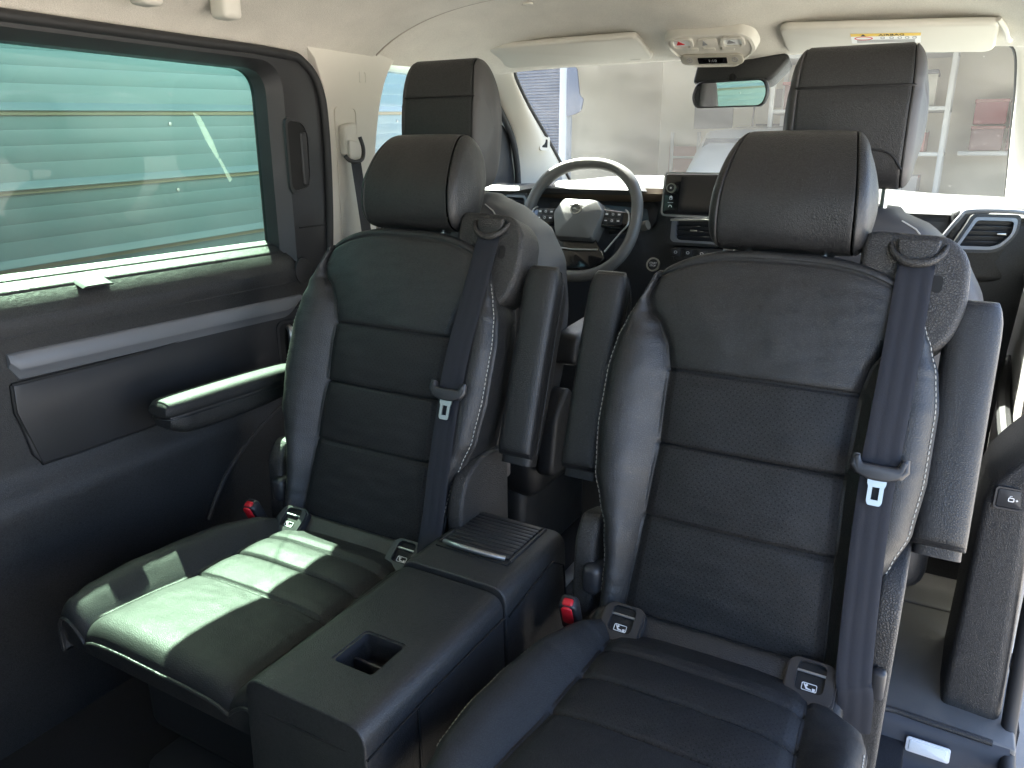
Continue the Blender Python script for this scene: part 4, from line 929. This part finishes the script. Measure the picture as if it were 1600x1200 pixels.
b = MB(); disc(b, Ms, -.138, .018, .003, .0105, .0118); b.build('knob_mark', WHT, kn)
b = MB(); ring(b, rrect(.009, .007, .001, 2, -.138, -.013), rrect(.006, .0045, .001, 2, -.138, -.0135), Ms, .0, .0012); b.prism([(-.144, -.0092), (-.132, -.0092), (-.138, -.0045)], Ms, 0, .0012); b.build('home_key', WHT, sb, False)
b = MB(); b.box(Ms @ Vector((-.138, -.026, .001)), (.017, .001, .002), 0, 1, Ms.to_3x3()); b.build('key_divider', WHT, sb)
b = MB(); b.tube([Ms @ Vector((-.138+.005*cos(a), -.040+.006*sin(a), .001)) for a in [pi*k/10 for k in range(11)]], .001, 6); b.build('phone_key', WHT, sb)
b = MB(); ring(b, [(.0225*cos(2*pi*k/28), .0225*sin(2*pi*k/28)) for k in range(28)], [(.018*cos(2*pi*k/28), .018*sin(2*pi*k/28)) for k in range(28)], frame((-.835, 2.415, .887), (1, 0, 0), (0, .3, 1)), 0, .008); stb = b.build('start_button', CHR, db)
b = MB(); disc(b, frame((-.835, 2.415, .887), (1, 0, 0), (0, .3, 1)), 0, 0, .018, 0, .006); b.build('button_face', PLAS, stb)
text('button_text', 'START\nSTOP', .0085, frame((-.835, 2.4075, .889), (1, 0, 0), (0, .3, 1)), WHT, stb)
b = MB(); b.box((-.66, 2.44, .925), (.23, .03, .05), .01, 3); kp = b.build('climate_panel', PLAS, db)
for k, x in enumerate((-.765, -.725, -.68)):
    b = MB(); b.box((x, 2.425, .93), (.032, .012, .026), .004, 2); kk = b.build('climate_key', PLAS, kp)
    b = MB(); ring(b, rrect(.010, .008, .003, 3), rrect(.0075, .0055, .002, 3), frame((x, 2.4188, .932), (1, 0, 0), (0, 0, 1)), 0, .0006); b.build('key_symbol', WHT, kk)
b = MB(); b.prism(rpoly([(-.95, .35), (-.45, .35), (-.42, .9), (-.86, .9)], .05), frame((0, 2.5, 0), (1, 0, 0), (0, .1, 1)), -.05, .05, .02, 3); b.build('centre_stack', PLA, db)
# ------------------------------------------------------------------ steering wheel
sw = thing('steering_wheel', 'dark leather steering wheel in front of the driver seat', 'steering wheel', (-1.06, 2.32, 1.03))
Mw = frame((-1.06, 2.32, 1.03), (1, 0, 0), (0, .40, .917))
def rim(a, R=.192): 
    c, s_ = cos(a), sin(a); q = (abs(c)**2.35+abs(s)**2.35)**(-1/2.35) if False else (abs(c)**2.3+abs(s_)**2.3)**(-1/2.3); return Vector((R*q*c, R*.985*q*s_, 0))
rows = []
for k in range(96):
    a = 2*pi*k/96; p = rim(a); o_ = p.normalized(); thick = .0190+.002*gv(((a-pi/4+pi) % (2*pi))-pi, .25)+.002*gv(((a-3*pi/4+pi) % (2*pi))-pi, .25)
    rows.append([Mw @ (p+o_*(thick*.95*cos(t))+Vector((0, 0, thick*1.12*sin(t)))) for t in [2*pi*j/14 for j in range(14)]])
rows.append(rows[0]); b = MB(); b.grid(rows, closed=True); WL_ = mat('wheel_leather', (.12, .115, .105), .42, grain=500, gstr=.3, gdist=.0005, voro=True); b.build('rim', WL_, sw, True, None)
hub = rpoly([(-.092, .012), (-.062, .062), (.060, .060), (.092, .020), (.068, -.072), (-.066, -.072)], .012, 4)
b = MB(); n_ = len(hub); vs = []
for sc_k, z in ((1.02, -.02), (1.0, .012), (.93, .026), (.55, .040), (.0, .043)): vs += [Mw @ Vector((p[0]*sc_k, p[1]*sc_k+.004*(1-sc_k), z)) for p in hub]
b.add(vs, [(k*n_+j, k*n_+(j+1) % n_, (k+1)*n_+(j+1) % n_, (k+1)*n_+j) for k in range(4) for j in range(n_)]); hb = b.build('hub', mat('hub_plastic', (.15, .147, .138), .45, grain=600, gstr=.3, gdist=.0004), sw, True, 25)
Me_ = Mw @ Matrix.Translation((0, .020, .041)); b = MB(); ring(b, [(.019*cos(2*pi*k/28), .0175*sin(2*pi*k/28)) for k in range(28)], [(.0150*cos(2*pi*k/28), .0135*sin(2*pi*k/28)) for k in range(28)], Me_, -.003, .004)
b.prism([(-.020, .0015), (-.003, .0045), (.002, .0005), (.020, -.0015), (.003, -.0045), (-.002, -.0005)], Me_, -.003, .004, .0008); b.build('badge', CHR, hb)
for s in (-1, 1):
    b = MB(); b.prism(rpoly([(s*.070, .036), (s*.178, .026), (s*.182, -.012), (s*.165, -.030), (s*.074, -.022)], .008), Mw, -.012, .010, .004, 3); spk = b.build('spoke', PBLK, sw)
    MB().prism(rpoly([(s*.086, .030), (s*.150, .026), (s*.152, -.016), (s*.088, -.018)], .006), Mw, .009, .0135, .002, 2).build('button_pad', PLAS, spk)
    for i in range(3):
        for j in range(2):
            c = Mw @ Vector((s*(.098+.021*i), .016-.021*j, .0145)); k_ = MB().box(c, (.018, .017, .004), .002, 2, Mw.to_3x3()).build('wheel_button', PLA, spk)
            q = MB(); Mq = frame(c+Mw.to_3x3() @ Vector((0, 0, .0021)), Mw.to_3x3() @ Vector((1, 0, 0)), Mw.to_3x3() @ Vector((0, 1, 0)))
            (q.prism(rrect(.009, .003 if (i+j) % 2 else .005, .001, 2), Mq, 0, .0004) if i % 2 == 0 else ring(q, rrect(.007, .007, .002, 2), rrect(.005, .005, .001, 2), Mq, 0, .0004)); q.build('button_symbol', WHT, k_, False)
    MB().tube(catmull([Mw @ Vector(p) for p in ((s*.155, .034, .010), (s*.170, .020, .012), (s*.172, -.015, .012), (s*.150, -.045, .010), (s*.11, -.105, .006))], 6), .003, 8).build('spoke_trim', SIL, spk)
b = MB(); b.prism(rpoly([(-.062, -.055), (.062, -.055), (.115, -.125), (.07, -.165), (-.07, -.165), (-.115, -.125)], .012), Mw, -.02, .002, .005, 3); b.build('lower_spoke', PBLK, sw)
b = MB(); b.tube([Mw @ Vector(p) for p in ((-.075, -.098, .006), (0, -.103, .008), (.085, -.098, .006))], .003, 8); b.build('lower_trim', SIL, sw)
b = MB(); b.tube([(-1.06, 2.34, 1.0), (-1.06, 2.55, .92)], .06, 20, True, [.055, .08]); b.build('column_shroud', PLA, sw)
b = MB(); b.tube([(-.985, 2.40, .985), (-.90, 2.385, 1.0), (-.862, 2.38, 1.012)], .013, 12, True, [.008, .012, .014]); sk = b.build('control_stalk', PLAS, sw)
b = MB(); b.tube([(-.868, 2.378, 1.011), (-.846, 2.374, 1.018)], .0155, 14); b.build('stalk_ring', mat('stalk_grey', (.12, .11, .09), .5), sk)
# ------------------------------------------------------------------ mirror, roof console, visors
mr = thing('rear_view_mirror', 'black framed rear view mirror hanging at the top of the windscreen', 'mirror', (-.60, 2.30, 1.42))
Mm = frame((-.598, 2.29, 1.395), (.993, -.116, 0), (0, -.06, 1))
mo = rpoly([(-.100, -.036), (.100, -.036), (.113, .0), (.102, .038), (-.098, .036), (-.112, -.005)], [.03, .03, .03, .03, .03, .03], 6); mi_ = [(p[0]*.93, p[1]*.86) for p in mo]
b = MB(); n_ = len(mo); vs = []
for k_, z in ((.72, -.035), (.95, -.022), (1.0, -.005), (1.0, .003), (.97, .007)): vs += [Mm @ Vector((p[0]*k_, p[1]*k_, z)) for p in mo]
vs += [Mm @ Vector((p[0], p[1], .004)) for p in mi_]
b.add(vs, [(k*n_+j, k*n_+(j+1) % n_, (k+1)*n_+(j+1) % n_, (k+1)*n_+j) for k in range(5) for j in range(n_)]+[tuple(range(n_-1, -1, -1))]); b.build('mirror_housing', PLAS, mr, True, 50)
MB().prism(mi_, Mm, .001, .0045).build('mirror_glass', mat('mirror_silver', (.86, .88, .88), .01, metal=1.), mr, False, None)
b = MB(); b.tube([(-.60, 2.31, 1.42), (-.61, 2.36, 1.455)], .012, 10); b.build('mirror_stem', PLAS, mr)
b = MB(); b.prism(rpoly([(-.11, .0), (.11, .0), (.155, .055), (.145, .075), (-.10, .075)], .015), frame((-.61, 2.35, 1.425), (1, 0, 0), (0, .3, 1)), -.045, .02, .015, 3); b.build('sensor_cover', PLA, mr)
oc = thing('overhead_console', 'pale overhead console with reading lights and clock above the mirror', 'console', (-.63, 2.17, 1.55))
Mo = frame((-.622, 2.165, 1.500), (1, .0, -.03), (0, -.82, .57))
oo = rpoly([(-.122, .042), (-.085, .058), (.085, .060), (.112, .042), (.122, -.005), (.085, -.040), (.062, -.066), (-.062, -.066), (-.092, -.035), (-.122, .01)], .022, 5); n_ = len(oo)
b = MB(); vs = []
for k_, z in ((1.03, -.022), (1.0, -.006), (.97, .004), (.91, .006), (.88, .002), (0, .002)): vs += [Mo @ Vector((p[0]*k_, p[1]*k_, z)) for p in oo]
b.add(vs, [(k*n_+j, k*n_+(j+1) % n_, (k+1)*n_+(j+1) % n_, (k+1)*n_+j) for k in range(5) for j in range(n_)]); b.build('console_shell', BEIL, oc, True, 45)
for s in (-.072, .062):
    b = MB(); ring(b, rrect(.060, .036, .012, 5, s, .030), rrect(.046, .026, .008, 5, s, .030), Mo, .0, .010); rd = b.build('reading_light', BEIL, oc); MB().prism(rrect(.046, .028, .008, 5, s, .032), Mo, 0, .004).build('light_lens', LAMPM, rd)
    MB().prism([(s-.016, .024), (s+.006, .025), (s-.010, .036)], Mo, .0035, .006).build('light_symbol', RPR if s < 0 else GRYP, rd)
b = MB(); b.prism(rrect(.052, .026, .008, 4, -.004, .030), Mo, 0, .007, .002); sk_ = b.build('light_switch', BEI, oc); MB().prism([(-.018, .022), (-.004, .024), (-.014, .040)], Mo, .0065, .008).build('switch_symbol', GRYP, sk_)
for x in (-.05, -.005, .045): MB().prism(rrect(.034, .010, .003, 3, x, .003), Mo, .0, .006, .001).build('roof_button', BEI, oc)
Md = Mo @ Matrix.Translation((0, -.0, 0)); b = MB(); b.prism(rrect(.170, .038, .016, 5, -.003, -.032), Mo, .0, .009, .003, 3); dp = b.build('display_plate', mat('grey_beige_plastic', (.40, .37, .31), .5), oc)
MB().prism(rrect(.078, .022, .002, 2, .0, -.032), Mo, .0085, .0105).build('clock_display', PBLK, dp)
text('clock_digits', '1:10', .0135, Mo @ Matrix.Translation((.0, -.032, .0108)), GRYP, dp)
for x in (-.062, .060):
    b = MB(); ring(b, [(x+.008*cos(2*pi*k/20), -.030+.008*sin(2*pi*k/20)) for k in range(20)], [(x+.0065*cos(2*pi*k/20), -.030+.0065*sin(2*pi*k/20)) for k in range(20)], Mo, .008, .0105); disc(b, Mo, x, -.030, .002, .008, .0100, 10); b.build('sensor_ring', GRYP, dp)
def visor(label, c, X, Y, w_, h_, cut):
    t = thing('sun_visor', label, 'sun visor', c, 'folded sun visors'); M = frame(c, X, Y)
    out = rpoly([(-w_/2, -h_/2), (w_/2, -h_/2), (w_/2+cut, h_/2), (-w_/2-.0, h_/2)] if cut >= 0 else [(-w_/2, -h_/2), (w_/2, -h_/2), (w_/2, h_/2), (-w_/2, h_/2)], [.03, .03, .02, .03], 6)
    b = MB(); b.prism(out, M, -.009, .011, .008, 4); v = b.build('visor_body', BEI, t, True, 55); return t, M
v1, M1 = visor('plain beige sun visor above the steering wheel', (-1.075, 2.235, 1.527), (1, 0, .006), (0, -.965, .26), .49, .165, -.05)
v2, M2 = visor('beige sun visor with airbag sticker, above the passenger headrest', (-.215, 2.235, 1.513), (1, 0, -.045), (0, -.965, .26), .48, .165, 0)
b = MB(); b.box(M1 @ Vector((.19, -.072, .008)), (.035, .012, .008), .003, 2, M1.to_3x3()); b.build('visor_clip', BEIL, v1)
b = MB(); b.tube(catmull([M2 @ Vector(p) for p in ((.235, .085, .0), (.252, .05, .008), (.262, .005, .012), (.268, -.02, .006))], 6), .006, 8); b.build('visor_hinge', BEIL, v2)
b = MB(); b.box(M2 @ Vector((-.17, -.078, .008)), (.035, .012, .008), .003, 2, M2.to_3x3()); b.build('visor_clip', BEIL, v2)
Mk = M2 @ Matrix.Translation((.005, .018, .0112)); stk = MB().prism(rrect(.155, .060, .002, 2), Mk, 0, .0005).build('airbag_sticker', WHT, v2)
MB().prism([(-.0775, .013), (.0775, .013), (.0775, .030), (-.0775, .030)], Mk, .0004, .0008).build('sticker_band', YEL, stk, False)
text('sticker_word', 'AIRBAG', .0165, Mk @ Matrix.Translation((.014, .0205, .0009)), BLK, stk)
MB().prism([(-.055, .015), (-.043, .015), (-.049, .027)], Mk, .0008, .0011).build('warning_triangle', BLK, stk, False)
b = MB(); ring(b, [(-.049+.021*cos(2*pi*k/24), .001+.0105*sin(2*pi*k/24)) for k in range(24)], [(-.049+.018*cos(2*pi*k/24), .001+.008*sin(2*pi*k/24)) for k in range(24)], Mk, .0005, .001); b.build('ban_ring', RPR, stk, False)
b = MB()
for x in (-.006, .014, .032, .048, .064):
    ring(b, rrect(.009, .012, .003, 3, x, .003), rrect(.006, .009, .002, 3, x, .003), Mk, .0005, .001)
for k in range(4): b.prism(rrect(.13, .002, .0005, 1, .0, -.010-.0045*k), Mk, .0005, .0009)
b.build('sticker_print', GRYP, stk, False)
# ------------------------------------------------------------------ front seats, seen from behind
def front_seat(xc, label, mirror):
    t = thing('driver_seat' if not mirror else 'passenger_seat', label, 'seat', (xc, 1.65, .1), 'front seats facing the windscreen')
    def F(x, y, z): return Vector((xc+x, y, z))
    # headrest: wrapped centre and two side panels
    prof = ccatmull([(1.612, 1.178, 0), (1.600, 1.215, 0), (1.598, 1.29, 0), (1.606, 1.368, 0), (1.622, 1.432, 0), (1.650, 1.453, 0), (1.690, 1.438, 0), (1.722, 1.37, 0), (1.728, 1.29, 0), (1.712, 1.205, 0), (1.690, 1.165, 0), (1.645, 1.158, 0)], 6); hc = Vector((1.66, 1.30, 0)); HW = .118; ks, zb = (.865, 1.183) if mirror else (1., 1.165)
    for p in prof: p.y = zb+(p.y-1.165)*ks
    hc.y = zb+.135*ks
    def rows_(ts):
        rows = []
        for u in ts:
            a = abs(u); e = 1. if a < .8 else (.62+.38*sqrt(max(0., 1-((a-.8)/.2)**2.2))); dip = 1-.03*gv(a-.84, .013); row = []
            for p in prof:
                q = hc+(p-hc)*(e*dip); rear = q.x < 1.64; g_ = .004*gv(q.y-zb-.197*ks, .005)*(1 if rear else 0)
                x = u*HW*(.98-.10*max(0, (q.y-1.36)/.09)**2); row.append(F(x, q.x+g_, q.y))
            rows.append(row)
        return rows
    full = [-1+2*k/70 for k in range(71)]
    hd = MB().grid(rows_([u for u in full if abs(u) <= .845]), closed=True).build('headrest', LEA, t, True, None)
    for s in (-1, 1):
        R = rows_([s*(.84+.16*k/12) for k in range(13)]); c_ = sum(R[-1], Vector())/len(prof)
        for q in (.7, .4, .02): R.append([c_+(p-c_)*q+Vector((s*.010*(1-q*q), 0, 0)) for p in R[12]])
        if s < 0: R = [list(reversed(r)) for r in R]
        MB().grid(R, closed=True).build('headrest_side', LEAB, hd, True, None)
        MB().tube([F(s*.072, 1.662, 1.08), F(s*.072, 1.664, 1.19)], .0068, 12).build('headrest_post', CHR, hd)
    b = MB(); b.tube(catmull([F(x, y, zb+(z-1.165)*ks) for x, y, z in ((-.098, 1.598, 1.20), (-.07, 1.5975, 1.235), (0, 1.597, 1.243), (.07, 1.5975, 1.235), (.098, 1.598, 1.20))], 6), .0022, 6); b.build('headrest_seam', BLK, hd)
    b = MB(); b.tube(catmull([F(x, y, zb+.202*ks) for x, y in ((-.104, 1.625), (-.098, 1.609), (-.06, 1.604), (0, 1.604), (.06, 1.604), (.098, 1.609), (.104, 1.625))], 6), .0024, 6); b.build('headrest_seam', BLK, hd)
    # backrest
    Wt = [(.55, .235), (.70, .262), (.85, .272), (.97, .262), (1.05, .225), (1.10, .165), (1.135, .10)]
    rows = []
    for k in range(61):
        z = .5+.64*k/60; wd = interp(Wt, z); lean = -.0*(z-.5)
        top = sqrt(max(0., 1-((z-1.0)/.142)**2)) if z > 1.0 else 1.
        yb = 1.60-.10*(1-(z-.5)/.64)*0+.05*(1-top); yf = 1.60+.16*(.55+.45*top)
        row = []
        sec = ccatmull([(-.0, yb, 0), (.5*wd, yb+.004, 0), (.86*wd, yb+.018, 0), (1.*wd, yb+.06, 0), (1.0*wd, yf+.02, 0), (.90*wd, yf+.05, 0), (.70*wd, yf+.03, 0), (.4*wd, yf-.01, 0), (0, yf-.012, 0), (-.4*wd, yf-.01, 0), (-.70*wd, yf+.03, 0), (-.9*wd, yf+.05, 0), (-1.0*wd, yf+.02, 0), (-1.*wd, yb+.06, 0), (-.86*wd, yb+.018, 0), (-.5*wd, yb+.004, 0)], 5)
        rows.append([F(p.x, p.y+.05*(z-1.13)*.2, z+.001*nz((p.x, p.y, z), 14)) for p in sec])
    c_ = sum(rows[-1], Vector())/len(rows[-1]); rows.append([c_+(p-c_)*.02+Vector((0, 0, .012)) for p in rows[-1]])
    b = MB(); b.grid(rows, closed=True, capends=True); bk = b.build('backrest', LEAB, t, True, 60)
    for s in (-1, 1):
        pts = [F(s*(interp(Wt, z)*.86), 1.6165+.05*(1-(sqrt(max(0., 1-((z-1.0)/.142)**2)) if z > 1.0 else 1.)), z) for z in [.56+.56*k/40 for k in range(41)]]
        b = MB(); b.tube(pts, .0016, 6); b.build('back_seam', THR, bk)
    b = MB(); pts = catmull([F(-.20, 1.605, 1.035), F(-.1, 1.598, 1.055), F(0, 1.597, 1.06), F(.1, 1.598, 1.055), F(.20, 1.605, 1.035)], 8); stitches(b, pts, .008); b.build('back_stitching', THR, bk)['kind'] = 'stuff'
    b = MB(); b.box(F(0, 1.60, .62), (.40, .025, .38), .03, 4); b.build('back_panel', mat('grey_back_panel', (.13, .115, .105), .6) if 'grey_back_panel' not in MATS else MATS['grey_back_panel'], t)
    b = MB(); b.box(F(0, 1.90, .42), (.50, .50, .16), .05, 4); b.build('seat_cushion', LEA, t)
    b = MB(); b.box(F(0, 1.86, .24), (.42, .42, .26), .03, 3); b.build('seat_base', PLA, t)
    s = -1 if mirror else 1
    b = MB(); b.prism(rpoly([(1.64, .43), (1.67, .60), (1.74, .66), (1.80, .60), (1.76, .42)], .03), frame((xc+s*.27, 0, 0), (0, 1, 0), (0, 0, 1)), -.02, .03, .012, 3); b.build('hinge_cover', PLA, t, True, 50)
    out = rpoly([(1.70, .72), (1.72, .80), (2.02, .82), (2.05, .76), (2.0, .71)], [.03, .03, .02, .03, .03], 5)
    b = MB(); b.prism(out, frame((xc+s*.295, 0, 0), (0, 1, 0), (0, 0, 1)), -.035, .035, .018, 5); b.build('armrest', LEA, t, True, 60)
    return t
front_seat(-1.112, 'black leather driver seat with tall headrest, in front of the steering wheel', False)
front_seat(-.195, 'black leather front passenger seat with tall headrest below the stickered visor', True)
# ------------------------------------------------------------------ console between the rear-facing seats
cc = thing('centre_console', 'dark plastic centre console with roller lid between the two rear-facing seats', 'console', (-.66, .9, .1))
def cbox(y0, y1, z1, x0, x1, rows_extra=0):
    out = rpoly([(x0-.01, .12), (x1+.012, .12), (x1, z1), (x0, z1)], [.005, .005, .030, .030], 7)
    b = MB(); b.prism(out, frame((0, y0, 0), (1, 0, 0), (0, 0, 1)) @ Matrix.Scale(-1, 4, (0, 0, 1)), 0, y1-y0, .010, 4); return b
def hole_top(x0, x1, y0, y1, z, hx0, hx1, hy0, hy1, dep, m_in, parent, name, m):
    pass
b = cbox(.598, .948, .552, -.765, -.553)
fm = b.build('front_module', PLA, cc, True, 55)
# the recess is cut out with a boolean, then its own liner is laid in
cut = MB().prism(rrect(.078, .082, .008, 4, -.648, .725), Matrix.Translation((0, 0, .56)), -.065, .03).build('cutter', BLK)
mo_ = fm.modifiers.new('cut', 'BOOLEAN'); mo_.object = cut; mo_.solver = 'EXACT'; cut.location -= Vector((0, 0, 0))
dg = bpy.context.evaluated_depsgraph_get(); nm_ = bpy.data.meshes.new_from_object(fm.evaluated_get(dg)); fm.modifiers.clear(); fm.data = nm_; bpy.data.objects.remove(cut)
for p in nm_.polygons: p.use_smooth = True
nm_.set_sharp_from_angle(angle=radians(40))
b = MB(); ring(b, rrect(.082, .086, .010, 4, -.648, .725), rrect(.070, .074, .006, 4, -.648, .725), Matrix.Translation((0, 0, .545)), -.008, .005); b.build('recess_rim', PLAS, cc)
b = MB(); b.box((-.648, .735, .513), (.074, .006, .022), .002); b.box((-.648, .725, .4985), (.076, .080, .004), .001); b.build('recess_liner', PLAS, cc)
b = cbox(.955, 1.182, .558, -.765, -.553); rm = b.build('rear_module', PLA, cc, True, 55)
for k in range(11):
    y = 1.045+.0118*k; b = MB(); b.box((-.664, y, .5600+.0005*k*(1-k/11)), (.138, .0102, .006), .0022, 2); b.build('lid_slat', PLAS, rm)
for x in (-.737, -.591): MB().tube([(x, 1.035, .559), (x, 1.172, .559)], .004, 8).build('lid_rail', PLA, rm)
b = MB(); b.box((-.664, 1.033, .5585), (.150, .022, .004), .0018); b.build('lid_well', BLK, rm)
b = MB(); b.tube(catmull([(-.728, 1.036, .563), (-.70, 1.026, .568), (-.664, 1.0225, .570), (-.628, 1.026, .568), (-.600, 1.036, .563)], 6), .0048, 10); b.build('lid_handle', SIL, rm)
b = MB()
for x0, x1, y in ((-.5485, -.5485, .0),): pass
b.tube([(-.5495, .60, .505), (-.549, .76, .512), (-.549, .945, .512)], .0018, 6); b.tube([(-.549, .962, .505), (-.5485, 1.12, .528), (-.5475, 1.165, .50), (-.545, 1.175, .40)], .0018, 6); b.tube([(-.547, .705, .508), (-.542, .705, .13)], .002, 6); b.tube([(-.55, .601, .505), (-.66, .5965, .507), (-.765, .601, .505)], .0018, 6); b.build('cover_joint', BLK, cc)
b = MB(); b.box((-.655, .9515, .33), (.19, .008, .40), .001); b.build('module_gap', BLK, cc)
# seat rails on the floor
rl = thing('floor_track', 'pale metal floor track in the dark carpet between the seats', 'track', (-.55, 1.5, .1))
MB().box((-.50, 1.55, .102), (.035, 1.5, .008), .002).build('track_rail', SIL, rl); MB().box((-.80, 1.55, .102), (.035, 1.5, .008), .002).build('track_rail', SIL, rl)
